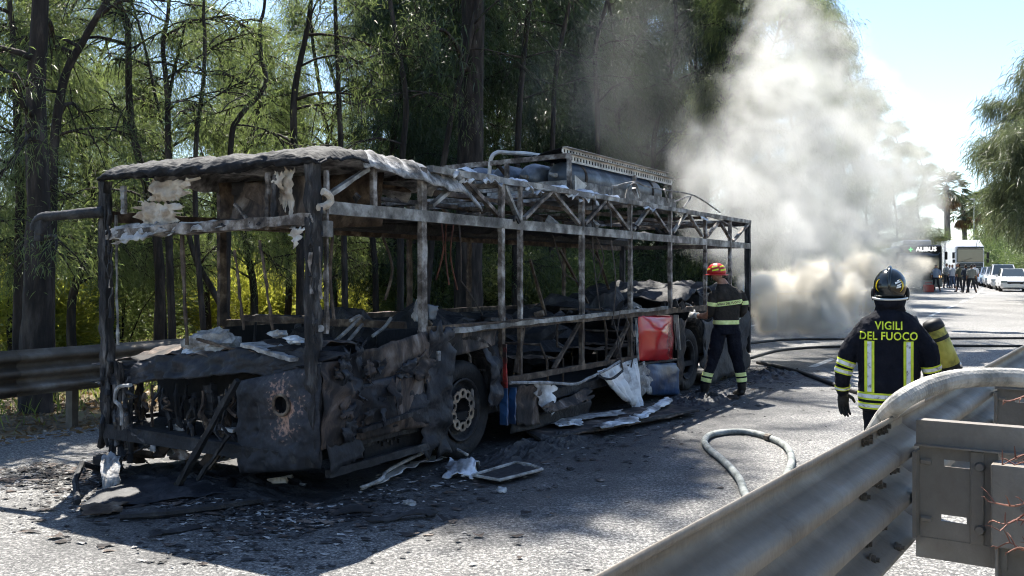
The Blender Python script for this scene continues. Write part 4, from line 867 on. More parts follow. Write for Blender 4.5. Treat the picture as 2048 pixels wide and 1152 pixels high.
# items lying on the dash
def lump(name, c, r, mat, parent=bus, sd_=0.0, amp=.35, n=14, m=8):
    def fn(q):
        k = 1 + amp * nz((q.x * 1.4, q.y * 1.4, q.z * 1.4), 1.2, sd_); return Vector((q.x * k, q.y * k, q.z * k))
    return part(name, MB().ellipsoid(c, r, n, m, fn=fn), mat, parent)
lump('burnt_cowl', FR(425, 692, .25), (.16, .28, .13), 'ash', sd_=3, amp=.6, n=22, m=12)
lump('burnt_cowl', FR(395, 700, .2), (.10, .14, .07), 'foil', sd_=6, amp=.7, n=18, m=10)
part('dash_board', MB().bar(FR(503, 688, .15), FR(603, 718, .05), .22, .03, 10, .008), 'ash')
part('dash_bar', MB().bar(FR(395, 678, .05), FR(480, 702, .05), .03, .02, 6, .004), 'brown_steel')
for (x_, y_) in ((570, 700), (555, 668), (590, 680), (602, 706), (480, 708)): lump('dash_scrap', FR(x_, y_, .2), (.06, .09, .03), random.choice(('ash', 'foil')), sd_=x_ * .1, amp=.7)
# near side skin in front of the first post
def side_skin(s, t):
    xx = .03 + 1.40 * s; top = 1.06 + .20 * s + .02 * nz((xx * 6, 0, 0), 1); z = .42 + (top - .42) * t
    b = nz((xx * 1.6, 0, z * 1.8), 1.3, 4) * .05 + nz((xx * 5, 0, z * 5), 1.2, 1) * .015
    b += .045 * max(0, 1 - abs((z - .98) + (xx * .42)) / .10)           # diagonal crease
    return (xx, -.02 - b, z)
part('side_skin', MB().sheet(side_skin, 46, 26), 'char_skin', smooth=True, solid=.006)
crumpled('side_skin_lower', S(652, 740, -.03), S(722, 760, -.03), S(722, 915, -.03), S(655, 945, -.03), 'char_skin_dark', .06, 14, 20, 31, .05, 3)
crumpled('side_skin_lower', S(720, 770, -.02), S(850, 730, -.02), S(852, 845, -.02), S(722, 862, -.02), 'char_skin_dark', .06, 20, 16, 33, .05, 3)
part('hatch_lip', MB().bar(S(720, 862, -.07), S(850, 818, -.07), .05, .035, 12, .006), 'char_pillar')
hat = part('hatch_recess', MB().box(V3(S(785, 880, .12)), (.80, .03, .34)), 'soot_deep')
for i in range(6): part('hatch_plug', MB().box(S(758 + i * 8, 882 - i * 1.5 + (i % 2) * 7, .09), (.018, .02, .04)), 'char_pillar', hat)
part('skirt_beam', MB().bar(S(655, 948, -.02), S(860, 890, -.02), .05, .06, 8, .006), 'soot')
random.seed(99)
for i in range(16):
    x_ = random.uniform(655, 845); y_ = random.uniform(690, 850); w_ = random.uniform(10, 34); h_ = random.uniform(20, 70)
    crumpled('peeling_skin', S(x_, y_, -.05), S(x_ + w_, y_ - w_ * .25, -.05), S(x_ + w_ + random.uniform(-8, 8), y_ + h_, -.07), S(x_ + random.uniform(-8, 8), y_ + h_ * .9, -.07), random.choice(('char_skin_dark', 'char_skin', 'char_skin_dark')), .05, 8, 12, i * 2.7, .35, 8)
for i in range(10):
    y0_ = random.uniform(340, 640); x_ = random.choice((622, 628, 634, 640, 646)); ln = random.uniform(30, 110)
    part('peeling_strip', MB().tube([FR(x_ + random.uniform(-3, 3), y0_ + ln * k / 5, -.05 + random.uniform(-.02, .02)) for k in range(6)], [random.uniform(.005, .016) for k in range(6)], 5, jit=.3), random.choice(('char_pillar', 'burnt_steel', 'soot')))
for i in range(8):
    y0_ = random.uniform(370, 640); x_ = random.uniform(204, 226); ln = random.uniform(30, 110)
    part('peeling_strip', MB().tube([FR(x_ + random.uniform(-3, 3), y0_ + ln * k / 5, -.05 + random.uniform(-.02, .02)) for k in range(6)], [random.uniform(.005, .016) for k in range(6)], 5, jit=.3), random.choice(('char_pillar', 'burnt_steel', 'soot')))
# wheels
def wheel(u, v, mats, hub=True, tag_='wheel'):
    o = empty(tag_, (u, v, .46)); o.parent = bus
    tr = MB().lathe([(.30, .02), (.36, -.02), (.43, -.03), (.465, .0), (.475, .05), (.475, .22), (.46, .27), (.42, .29), (.30, .27)], 36, 'y'); part('tyre', tr, mats[0], o, smooth=True)
    part('rim', MB().lathe([(.30, .0), (.305, -.012), (.285, -.014), (.275, .02), (.255, .06), (.225, .075), (.205, .03), (.20, .005)], 36, 'y'), mats[1], o, smooth=True)
    if hub:
        mb = MB(); r0_, r1_ = .115, .205; rm = .160; rh = .026
        for k in range(10):
            a0, a1 = 2 * math.pi * k / 10, 2 * math.pi * (k + 1) / 10; am = (a0 + a1) / 2; out_ = []; inn = []
            for j in range(12):
                b_ = 2 * math.pi * j / 12; cx_, cy_ = math.cos(b_), math.sin(b_); mm = max(abs(cx_), abs(cy_)); cx_, cy_ = cx_ / mm, cy_ / mm
                rr = (r0_ + r1_) / 2 + cx_ * (r1_ - r0_) / 2; aa = am + cy_ * (a1 - a0) / 2
                out_.append(V3((rr * math.cos(aa), .0, rr * math.sin(aa)))); cc = V3((rm * math.cos(am), 0, rm * math.sin(am)))
                inn.append(cc + V3((math.cos(am) * math.cos(b_) - math.sin(am) * math.sin(b_), 0, math.sin(am) * math.cos(b_) + math.cos(am) * math.sin(b_))) * rh)
            mb.ring_plate(out_, inn)
        hp = part('hub_plate', mb, 'rim', o, solid=.012)
        part('hub_bore', MB().lathe([(.116, -.008), (.113, .03), (.10, .12), (.001, .12)], 24, 'y'), 'soot_deep', o, smooth=True)
        part('hub_back', MB().lathe([(.114, .05), (.20, .06)], 24, 'y'), 'soot_deep', o)
    else: part('hub_drum', MB().lathe([(.001, .10), (.10, .10), (.14, .13), (.18, .12), (.22, .16)], 20, 'y'), 'soot', o, smooth=True)
    return o
wheel(2.14, .07, ('tyre', 'soot')); wheel(8.39, .07, ('tyre', 'soot'), False)
wheel(2.14, 2.16, ('tyre', 'soot'), False); wheel(8.39, 2.16, ('tyre', 'soot'), False)
def arch(u0, r, w0, mat, v=-.02, dr=.09):
    mb = MB(); k = 18
    for i in range(k):
        a0, a1 = math.pi * i / k, math.pi * (i + 1) / k
        q = [V3((u0 + math.cos(a) * rr, v + (.04 if rr == r else 0) + .015 * nz((a * 3, rr, 0), 1), w0 + math.sin(a) * rr)) for a, rr in ((a0, r), (a0, r + dr), (a1, r + dr), (a1, r))]
        q2 = [V3((p.x, p.y + .5, p.z)) for p in (q[0], q[3])]
        mb.add(q + q2, [(0, 1, 2, 3), (0, 3, 5, 4)])
    return part('wheel_arch', mb, mat, smooth=True)
arch(2.14, .56, .52, 'char_pillar'); arch(8.39, .54, .52, 'char_pillar')
crumpled('side_skin', S(852, 660, -.02), S(905, 655, -.02), S(898, 905, -.02), S(846, 915, -.02), 'char_skin_dark', .07, 10, 26, 41, .1, 4)
crumpled('side_skin', S(862, 668, -.01), S(1000, 648, -.01), S(990, 690, -.01), S(900, 715, -.01), 'char_skin', .03, 22, 8, 43, .0, 4)
crumpled('side_skin', S(972, 690, -.03), S(1003, 668, -.03), S(1005, 812, -.04), S(978, 818, -.06), 'char_skin_dark', .07, 10, 20, 45, .1, 5)
part('hook_plate', MB().rbox(S(877, 712, -.05), (.05, .02, .09), .008), 'ash')
part('wheel_shroud', MB().box((2.14, .62, .78), (1.2, .02, .9)), 'soot_deep')
part('painted_strip', MB().bar(S(1006, 688, -.03), S(1008, 778, -.03), .075, .02, 8, .006), 'red_burnt')
part('painted_strip', MB().bar(S(1008, 776, -.03), S(1008, 850, -.03), .085, .02, 8, .006), 'blue_paint')
part('painted_strip', MB().bar(S(1026, 775, -.03), S(1024, 848, -.03), .075, .02, 8, .006), 'blue_paint')
# torn skirt: white, peeled, folded outwards
crumpled('torn_skirt', S(1030, 772, -.03), S(1080, 768, -.03), S(1082, 850, -.05), S(1032, 850, -.03), 'char_skin', .03, 10, 14, 51, .1)
crumpled('torn_skirt', S(1066, 768, -.04), S(1110, 766, -.04), S(1108, 825, -.10), S(1085, 822, -.08), 'white_sheet', .03, 12, 12, 53, .25)
crumpled('torn_skirt', S(1080, 815, -.08), S(1182, 772, -.05), S(1180, 800, -.14), S(1098, 828, -.14), 'char_skin', .05, 18, 8, 55, .2, 4)
def curl(s, t):
    x_ = 1196 + 78 * s + (52 * (1 - s) + 14 * s) * t; y_ = 742 - 26 * s + (58 + 46 * s) * t
    q = S(x_, y_, -.04 - .16 * t); tri = abs(((s * 5.2 + .08 * t) % 1) * 2 - 1) - .5
    q.y += .085 * tri * (.25 + t) + .02 * nz((s * 5, t * 4, 1), 1.2); q.z += .06 * nz((s * 9, 0, 4), 1.0) * t; return q
part('torn_skirt', MB().sheet(curl, 60, 24), 'white_sheet', smooth=True, solid=.004)
part('torn_trim', MB().tube(catmull([S(1020, 766, -.06), S(1090, 765, -.07), S(1150, 768, -.09), S(1180, 755, -.1), S(1212, 740, -.1), S(1240, 722, -.05)], 5), .018, 6, jit=.15), 'ash')
part('torn_trim', MB().tube(catmull([S(1195, 752, -.14), S(1222, 758, -.18), S(1245, 742, -.14)], 4), .016, 6, jit=.15), 'soot')
crumpled('skirt_panel', S(1020, 845, .0), S(1180, 800, .0), S(1180, 830, .0), S(1020, 868, .0), 'soot', .03, 20, 6, 57)
def bulge(x0, x1, y0, y1, d):
    def fn(s, t):
        q = S(x0 + (x1 - x0) * s, y0 + (y1 - y0) * t, 0); q.y = -.02 - d * (1 - abs(2 * s - 1) ** 2.6) * (1 - abs(2 * t - 1) ** 3.2) - .02 * nz((s * 3, t * 3, x0), 1.0); return q
    return fn
part('red_side_panel', MB().sheet(bulge(1274, 1343, 631, 722, .10), 16, 20), 'red_paint', smooth=True, solid=.006)
part('panel_edge', MB().bar(S(1272, 636, -.03), S(1276, 722, -.03), .03, .02, 8, .005), 'ash')
part('panel_edge', MB().bar(S(1352, 630, -.02), S(1356, 700, -.02), .07, .02, 8, .005), 'aluminium_burnt')
part('panel_gap_bar', MB().bar(S(1240, 733, -.03), S(1362, 718, -.03), .03, .03, 8, .005), 'soot')
part('blue_side_panel', MB().sheet(bulge(1290, 1356, 726, 790, .04), 14, 14), 'blue_paint', smooth=True, solid=.006)
crumpled('side_skin', S(1268, 728, -.03), S(1300, 726, -.03), S(1302, 785, -.04), S(1280, 790, -.05), 'ash', .05, 10, 12, 61, .2)
crumpled('side_skin', S(1352, 640, -.02), S(1372, 640, -.02), S(1366, 770, -.02), S(1354, 775, -.02), 'char_skin', .03, 8, 16, 63, .1)
crumpled('side_skin', S(1404, 640, -.02), S(1496, 620, -.02), S(1498, 735, -.02), S(1410, 768, -.02), 'char_skin_dark', .06, 20, 14, 65, .1, 3)
# interior: floor, seat frames, rear engine, hanging wires
part('floor_deck', MB().box((6.2, 1.25, .40), (9.8, 2.36, .08)), 'soot_deep', jit=.04)
part('inner_wall', MB().box((6.2, 2.45, .8), (9.6, .03, .85)), 'soot_deep')
for i in range(10):
    u = 1.6 + i * .78; v = random.choice((.45, 1.9)); h = random.uniform(.95, 1.35); mb = MB(); tl = random.uniform(-.25, .25)
    mb.tube([(u, v - .35, .45), (u + tl * .3, v - .35, h * .8), (u + tl, v - .3, h), (u + tl, v + .3, h), (u + tl * .3, v + .35, h * .8), (u, v + .35, .45)], .016, 6)
    mb.tube([(u + .4, v - .33, .45), (u + .4, v - .33, .78), (u, v - .33, .82)], .014, 6); mb.tube([(u + .4, v + .33, .45), (u + .4, v + .33, .78), (u, v + .33, .82)], .014, 6)
    mb.sheet(lambda s, t: (u + .42 * s, v - .32 + .64 * t, .80 + .04 * nz((s * 3, t * 3, i), 1.3)), 6, 6)
    part('seat_frame', mb, random.choice(('brown_steel', 'burnt_steel', 'soot')))
for pts in ([(660, 690), (690, 665), (715, 640), (722, 632)], [(690, 690), (712, 664), (725, 648)], [(745, 672), (768, 655), (782, 636)], [(700, 642), (718, 632), (728, 640)]):
    part('driver_rail', MB().tube(catmull([S(x_, y_, .35) for x_, y_ in pts], 4), .016, 6), 'burnt_beam')
part('partition', MB().bar((1.4, .2, 1.3), (1.4, 2.2, 1.32), .05, .06, 8, .01), 'brown_steel')
crumpled('partition_panel', S(826, 636, .1), S(842, 645, .1), S(842, 585, .1), S(830, 600, .1), 'ash', .02, 6, 8, 71, .2)
crumpled('partition_panel', S(856, 640, .15), S(870, 640, .15), S(876, 612, .15), S(856, 608, .15), 'tank_steel', .02, 6, 8, 72, .1)
lump('burnt_seat_pile', (1.7, 1.2, .95), (.5, .7, .35), 'soot', sd_=4, amp=.6, n=24, m=12)
lump('burnt_seat_pile', (3.6, 1.5, .85), (.8, .7, .40), 'soot', sd_=5, amp=.6, n=24, m=12)
lump('burnt_seat_pile', (5.6, 1.6, .90), (.9, .7, .42), 'soot', sd_=6, amp=.6, n=24, m=12)
lump('burnt_seat_pile', (7.6, 1.5, 1.0), (.9, .8, .45), 'soot', sd_=7, amp=.6, n=24, m=12)
part('engine_block', MB().rbox((10.3, 1.2, .95), (1.7, 2.1, 1.0), .1), 'soot', jit=.08)
part('engine_deck', MB().sheet(lambda s, t: V3((8.2 + 3.1 * s, .25 + 2.0 * t, 1.32 + .16 * nz((s * 5, t * 4, 2), 1.2) + .25 * s)), 30, 20), 'soot', smooth=True, solid=.02)
part('air_duct', MB().tube([(1.9, 2.2, 2.35), (LEN - .5, 2.2, 2.38)], .10, 8, jit=.12), 'soot')
part('ceiling_remnant', MB().sheet(lambda s, t: V3((1.3 + 8.5 * s, 1.2 + 1.25 * t, 2.42 + .10 * nz((s * 14, t * 3, 2), 1.2) - .05 * t)), 70, 10), 'soot', smooth=True, solid=.012)
for (x0, y0, x1, y1, v, mt) in ((882, 440, 872, 560, .6, 'copper_wire'), (893, 440, 898, 570, .6, 'copper_wire'), (908, 442, 915, 580, .7, 'copper_wire'), (918, 445, 922, 560, .8, 'wire'), (1105, 470, 1130, 560, .5, 'wire'), (1125, 520, 1165, 570, .6, 'wire'), (1172, 490, 1205, 560, .4, 'wire'), (1190, 470, 1195, 560, .3, 'wire'), (1222, 480, 1224, 650, -.04, 'wire'), (1240, 620, 1246, 740, -.06, 'wire'), (1250, 630, 1262, 735, -.06, 'wire'), (1226, 640, 1242, 735, -.06, 'wire'), (764, 470, 770, 600, .5, 'brown_steel'), (1186, 390, 1200, 620, .1, 'wire'), (921, 560, 965, 630, .8, 'wire'), (665, 470, 668, 640, .1, 'brown_steel')):
    a, b = S(x0, y0, v), S(x1, y1, v); m_ = a.lerp(b, .5) + V3((random.uniform(-.08, .08), random.uniform(-.1, .1), 0))
    part('hanging_wire', MB().tube(catmull([a, m_, b], 6), .009 if mt != 'brown_steel' else .014, 5), mt)
for (a, b) in (((1120, 500), (1178, 610)), ((1192, 500), (1225, 600)), ((1060, 520), (1100, 660))):
    part('fallen_strut', MB().bar(S(*a, 1.0), S(*b, 1.2), .03, .03, 6, .006), 'brown_steel')
for i in range(40):                    # scraps lying along the sills, dangling from the truss
    if i < 22: c = V3((random.uniform(1.5, 9), random.uniform(-.02, .12), SILL + random.uniform(.03, .08)))
    else: c = V3((random.uniform(.2, 9), random.uniform(.0, .25), TR + random.uniform(.04, .14)))
    rot = Matrix.Rotation(random.uniform(0, 3), 3, Vector((random.random(), random.random(), random.random())).normalized()); s_ = random.uniform(.04, .11)
    part('charred_scrap', MB().box(c, (s_ * 1.6, s_, s_ * .35), rot), random.choice(('soot', 'ash', 'char_pillar', 'brown_steel')), jit=.03)
# ------------------------------------------------------------------ people
def rot_z(a): return Matrix.Rotation(a, 3, 'Z')
def remeshed(mb, voxel, smooth_it=3):
    me = bpy.data.meshes.new('tmp'); me.from_pydata(mb.v, [], mb.f); me.update()
    o = bpy.data.objects.new('tmp', me)
    md = o.modifiers.new('r', 'REMESH'); md.mode = 'VOXEL'; md.voxel_size = voxel
    ms = o.modifiers.new('s', 'SMOOTH'); ms.factor = .5; ms.iterations = smooth_it
    out = evaluated(o); bpy.data.meshes.remove(me); return out
def ring(c, rx, ry, yaw=0.0, n=20, tilt=None, sq=2.3):
    c = Vector(c); out = []
    for k in range(n):
        a = 2 * math.pi * k / n; ca, sa = math.cos(a), math.sin(a)
        x = math.copysign(abs(ca) ** (2 / sq), ca) * rx; y = math.copysign(abs(sa) ** (2 / sq), sa) * ry
        out.append(c + rot_z(yaw) @ Vector((x, y, 0)))
    return out
def body_mesh(torso, limbs, head, voxel, mats, pick, wrinkle=0.0, smooth_it=3):
    """torso: (centre, rx, ry, yaw) rings upward; limbs: list of (points, radii); head: (centre, radii, yaw)"""
    mb = MB(); mb.loft([ring(*t) for t in torso])
    for pts, rr in limbs:
        cp = catmull(pts, 4); m_ = len(pts); rs = []
        for i in range(len(cp)):
            f = i / (len(cp) - 1) * (m_ - 1); j = min(m_ - 2, int(f)); rs.append(rr[j] + (rr[j + 1] - rr[j]) * (f - j))
        mb.tube(cp, rs, 12)
        mb.ellipsoid(cp[0], (rs[0],) * 3, 10, 6); mb.ellipsoid(cp[-1], (rs[-1],) * 3, 10, 6)
    hc, hr, hy = head
    mb.ellipsoid(hc, hr, 16, 10, rot_z(hy)); hc = Vector(hc)
    f = rot_z(hy)
    mb.ellipsoid(hc + f @ Vector((0, hr[1] * .98, -hr[2] * .1)), (.016, .022, .026), 8, 6)                # nose
    for s in (-1, 1): mb.ellipsoid(hc + f @ Vector((s * hr[0] * 1.0, -.005, -hr[2] * .08)), (.014, .026, .036), 8, 6)  # ears
    me = remeshed(mb, voxel, smooth_it)
    nv = len(me.vertices); co = np.empty(nv * 3, np.float32); me.vertices.foreach_get('co', co); co = co.reshape(-1, 3)
    if wrinkle:
        no = np.empty(nv * 3, np.float32); me.vertex_normals.foreach_get('vector', no); no = no.reshape(-1, 3)
        d = np.array([(nz((c[0] * 6 + c[2] * 2, c[1] * 6, c[2] * 5 - c[0] * 3), 1.0, 3) + .8 * abs(nz((c[0] * 4 + c[2] * 3, c[1] * 4, c[2] * 7 + c[0] * 5), 1.0, 8)) - .25) * wrinkle for c in co.tolist()]); co += no * d[:, None]
        me.vertices.foreach_set('co', co.ravel())
    for m_ in mats: me.materials.append(M[m_])
    cl = [Vector(c) for c in co.tolist()]
    me.polygons.foreach_set('material_index', [pick(cl[p.vertices[0]]) for p in me.polygons])
    me.polygons.foreach_set('use_smooth', [True] * len(me.polygons)); me.update()
    return me
def attach(name, me, parent):
    o = bpy.data.objects.new(name, me); COL.objects.link(o); o.parent = parent; return o
def bvh_of(me): return BVHTree.FromPolygons([v.co for v in me.vertices], [p.vertices for p in me.polygons])
def project_bm(name, bm, bvh, org, right, up, fwd, mat, parent, lift=.006, cuts=0.02):
    """lay flat geometry (x right, y up) onto the body along fwd"""
    bmesh.ops.triangulate(bm, faces=bm.faces)
    mb = MB(); vs = []
    for v in bm.verts:
        q = Vector(org) + Vector(right) * v.co.x + Vector(up) * v.co.y
        h = bvh.ray_cast(q - Vector(fwd) * .5, Vector(fwd), 1.2)[0]
        vs.append((h if h else q) - Vector(fwd) * lift)
    mb.add(vs, [[v.index for v in f.verts] for f in bm.faces]); bm.free()
    return mb.build(name, mat, parent)
def patch(name, bvh, org, right, up, fwd, w, h, mat, parent, lift=.005, nu=4, nv=14):
    def fn(s, t):
        q = Vector(org) + Vector(right) * (s - .5) * w + Vector(up) * (t - .5) * h
        hit = bvh.ray_cast(q - Vector(fwd) * .5, Vector(fwd), 1.2)[0]
        return (hit if hit else q) - Vector(fwd) * lift
    return MB().sheet(fn, nu, nv).build(name, mat, parent, smooth=True)
def band(name, bvh, c, axis, h, mat, parent, lift=.005, reach=.5, n=36, arc=None, skew=0.0, ang0=0.0):
    """band round a limb or the trunk: rays shot outside-in towards the axis"""
    c = Vector(c); ax = Vector(axis).normalized(); e1 = ax.orthogonal().normalized(); e2 = ax.cross(e1)
    rows = []
    for j in range(3):
        row = []
        for k in range(n + 1):
            a = ang0 + 2 * math.pi * k / n; d = e1 * math.cos(a) + e2 * math.sin(a)
            q = c + ax * (h * (j / 2 - .5))
            hit, nr, i_, ds = bvh.ray_cast(q, d, reach)
            row.append(q + d * ((ds if hit else reach * .3) + lift))
        rows.append(row)
    mb = MB(); w_ = n + 1
    mb.add([q for r in rows for q in r], [(j * w_ + k, j * w_ + k + 1, (j + 1) * w_ + k + 1, (j + 1) * w_ + k) for j in range(2) for k in range(n)])
    return mb.build(name, mat, parent, smooth=True)
def tri_band(bvh, c, axis, h, parent, reach=.3):
    ax = Vector(axis).normalized(); b = band('reflective_band', bvh, c, axis, h, 'hi_vis', parent, .005, reach)
    band('silver_stripe', bvh, Vector(c), axis, h * .5, 'reflective', b, .008, reach); return b
def glove(name, wrist, dirv, side, mat, parent, curl=.5, size=1.0, thumb=1):
    """palm and five bent fingers; dirv = along the hand, side = towards the thumb"""
    d = Vector(dirv).normalized(); s = (Vector(side) - d * Vector(side).dot(d)).normalized(); nrm = d.cross(s); mb = MB(); k = size; w0 = Vector(wrist)
    X = Matrix((s, nrm, d)).transposed()
    mb.ellipsoid(w0 + d * .05 * k, (.045 * k, .022 * k, .062 * k), 12, 8, X)
    mb.tube([w0 - d * .06 * k, w0 - d * .01 * k, w0 + d * .03 * k], [.042 * k, .036 * k, .034 * k], 10)
    for i, (o, ln) in enumerate(((.030, .070), (.010, .080), (-.011, .075), (-.031, .058))):
        p = w0 + d * .095 * k + s * o * k; a = curl
        p1 = p + (d * math.cos(a * .4) + nrm * math.sin(a * .4)) * ln * .45 * k; p2 = p1 + (d * math.cos(a) + nrm * math.sin(a)) * ln * .33 * k; p3 = p2 + (d * math.cos(a * 1.6) + nrm * math.sin(a * 1.6)) * ln * .28 * k
        mb.tube([p - d * .03 * k, p, p1, p2, p3], [.011 * k, .0105 * k, .0105 * k, .0095 * k, .007 * k], 7)
    p = w0 + d * .03 * k + s * .035 * k; p1 = p + (d * .55 + s * .75 + nrm * .3).normalized() * .038 * k; p2 = p1 + (d * .85 + s * .35 + nrm * .4).normalized() * .034 * k
    mb.tube([p - s * .02 * k, p, p1, p2], [.014 * k, .013 * k, .012 * k, .008 * k], 7)
    return mb.build(name, mat, parent, smooth=True)

# --- fireman in the middle distance with the black helmet (back view)
s2 = 265.0; Y2 = F / s2; X2 = (1778 - CX) / F * Y2
def q2(x, y, dy=0.0): return Vector(((x - 1778) / s2, dy, CH + (HY - y) / s2))
ff = empty('person', (X2, Y2, 0), -.36, 'firefighter in dark uniform and black helmet seen from behind at the guard rail', 'person')
ff.scale = (.92, .95, 1)
torso = [(q2(1779, 818), .240, .165), (q2(1779, 800), .246, .170), (q2(1778, 760), .238, .165), (q2(1777, 720), .238, .160), (q2(1777, 690), .245, .160), (q2(1777, 665), .250, .155), (q2(1777, 648), .235, .140), (q2(1778, 634), .190, .120), (q2(1779, 622), .120, .100), (q2(1780, 610), .075, .08), (q2(1780, 590), .068, .075)]
torso = [(c + Vector((0, -.02 if i in (5, 6, 7) else 0, 0)), a, b) for i, (c, a, b) in enumerate(torso)]
limbs = [([q2(1728, 664), q2(1703, 692), q2(1689, 728, -.01), q2(1682, 755, .0), q2(1683, 785, .03)], [.085, .084, .073, .062, .050]),
         ([q2(1826, 664), q2(1853, 692), q2(1862, 730, .01), q2(1868, 752, .10), q2(1872, 762, .22)], [.085, .085, .075, .062, .050]),
         ([q2(1752, 800), q2(1752, 880), q2(1750, 945, .02), q2(1748, 1000, -.02)], [.115, .098, .078, .06]),
         ([q2(1806, 800), q2(1808, 880), q2(1812, 945, .03), q2(1814, 1000, .03)], [.115, .098, .078, .06]),
         ([q2(1748, 1000, -.02), q2(1748, 1004, .12)], [.055, .045]), ([q2(1814, 1000, .03), q2(1815, 1004, .17)], [.055, .045])]
me = body_mesh(torso, limbs, (q2(1780, 580, .015), (.078, .095, .115), .15), .0085, ['navy_cloth', 'skin', 'boot'], lambda c: 1 if c.z > q2(0, 603).z else 2 if c.z < .17 else 0, .012)
body = attach('body', me, ff); bv = bvh_of(me)
RT, UP, FW = Vector((1, 0, 0)), Vector((0, 0, 1)), Vector((0, 1, 0))
for (yy, hh) in ((790, .055), (809, .047)): tri_band(bv, q2(1779, yy), (0, 0, 1), hh, ff, .45)
for xx in (1738, 1816):
    st = patch('reflective_band', bv, q2(xx, 731), RT, UP, FW, .075, .385, 'hi_vis', ff); patch('silver_stripe', bv, q2(xx, 731), RT, UP, FW, .032, .375, 'reflective', st, .009)
for (xx, yy, ax, h) in ((1690, 728, (-.13, 0, -.4), .050), (1687, 745, (-.1, 0, -.4), .045), (1684, 778, (0, .1, -.4), .030)): tri_band(bv, q2(xx, yy, .0 if yy < 770 else .02), ax, h, ff, .12)
for (xx, yy, dy, ax, h) in ((1862, 733, .02, (.06, .05, -.3), .05), (1865, 749, .07, (.06, .3, -.3), .045)): tri_band(bv, q2(xx, yy, dy), ax, h, ff, .12)
bm = text_mesh('VIGILI', .084, .0016, .92); project_bm('lettering', bm, bv, q2(1777, 650), RT, UP, FW, 'hi_vis', ff)
bm = text_mesh('DEL FUOCO', .084, .0016, .92); project_bm('lettering', bm, bv, q2(1776, 670.5), RT, UP, FW, 'hi_vis', ff)
part('collar', MB().loft([ring(q2(1780, 622), .115, .10), ring(q2(1780, 606), .098, .092), ring(q2(1780, 594), .095, .092)], caps=False), 'navy_cloth', ff, smooth=True, solid=.012)
glove('glove', q2(1683, 788, .035), (.02, .08, -.4), (1, .5, 0), 'glove_black', ff, .7, 1.15)
glove('glove', q2(1873, 764, .25), (.05, .4, -.12), (-1, 0, .3), 'glove_black', ff, 1.1, 1.1)
# helmet
hc = q2(1780, 574, .015); hy = -.06
def shell(q):
    k = 1.0
    if q.z < -.25: k = 1.0 + .05 * (-q.z - .25)
    return Vector((q.x * k, q.y * k, max(q.z, -.62)))
hm = part('helmet', MB().ellipsoid(hc, (.129, .148, .142), 28, 18, rot_z(hy), shell), 'helmet_black', ff, smooth=True)
ridge = [hc + rot_z(hy) @ Vector((0, math.cos(a) * .148, math.sin(a) * .142)) for a in [R(8 + 10 * i) for i in range(19)]]
part('crest', MB().tube(ridge, [.008 + .012 * math.sin(math.pi * i / 18) for i in range(19)], 8), 'helmet_black', hm, smooth=True)
part('rim', MB().tube([hc + rot_z(hy) @ Vector((math.cos(a) * .132, math.sin(a) * .152, -.081 + .012 * math.sin(a))) for a in [2 * math.pi * i / 40 for i in range(41)]], .009, 6), 'helmet_edge', hm, smooth=True)
for s_ in (-1, 1): part('side_knob', MB().ellipsoid(hc + rot_z(hy) @ Vector((s_ * .133, .02, -.052)), (.016, .035, .05), 10, 8), 'black_rubber', hm, smooth=True)
part('neck_guard', MB().loft([ring(hc + Vector((0, -.005, -.085)), .125, .145, hy), ring(hc + Vector((0, -.01, -.13)), .112, .122, hy), ring(hc + Vector((0, -.01, -.165)), .10, .105, hy)], caps=False), 'navy_cloth', hm, smooth=True, solid=.008)
hb = bvh_of(hm.data)
def on_helmet(az, el, lift=.004):         # az from straight back, to the right
    d = rot_z(hy) @ Vector((math.sin(az) * math.cos(el), -math.cos(az) * math.cos(el), math.sin(el)))
    h = hb.ray_cast(hc + d * .6, -d, 1)[0]; return (h if h else hc + d * .15) + d * lift
def crescent(az0, sgn):
    mb = MB(); k = 16; a_, b_ = [], []
    for i in range(k + 1):
        t = -1.25 + 2.6 * i / k; r_ = .40
        a_.append(on_helmet(az0 + sgn * math.cos(t) * r_ * .95, .10 + math.sin(t) * r_ * .85)); wd = .02 + .11 * math.sin(math.pi * i / k)
        b_.append(on_helmet(az0 + sgn * math.cos(t) * (r_ * .95 - wd), .10 + math.sin(t) * (r_ * .85 - wd * .5)))
    mb.add(a_ + b_, [(i, i + 1, k + 2 + i, k + 1 + i) for i in range(k)]); part('emblem_flame', mb, 'helmet_yellow', hm)
crescent(.50, 1); crescent(-.50, -1)
mb = MB(); rr = random.Random(4)
for (a0, e0, w_, h_) in ((.50, .34, .12, .06), (.44, .25, .22, .06), (.58, .27, .14, .045), (.38, .20, .12, .05), (.62, .16, .12, .05), (.50, .10, .16, .07), (.52, .01, .22, .08)):
    mb.sheet(lambda s, t: on_helmet(a0 + (s - .5) * w_ * 1.3, e0 + (t - .5) * h_ + (s - .5) * .06, .006), 3, 2)
part('emblem_mark', mb, 'white_print', hm)
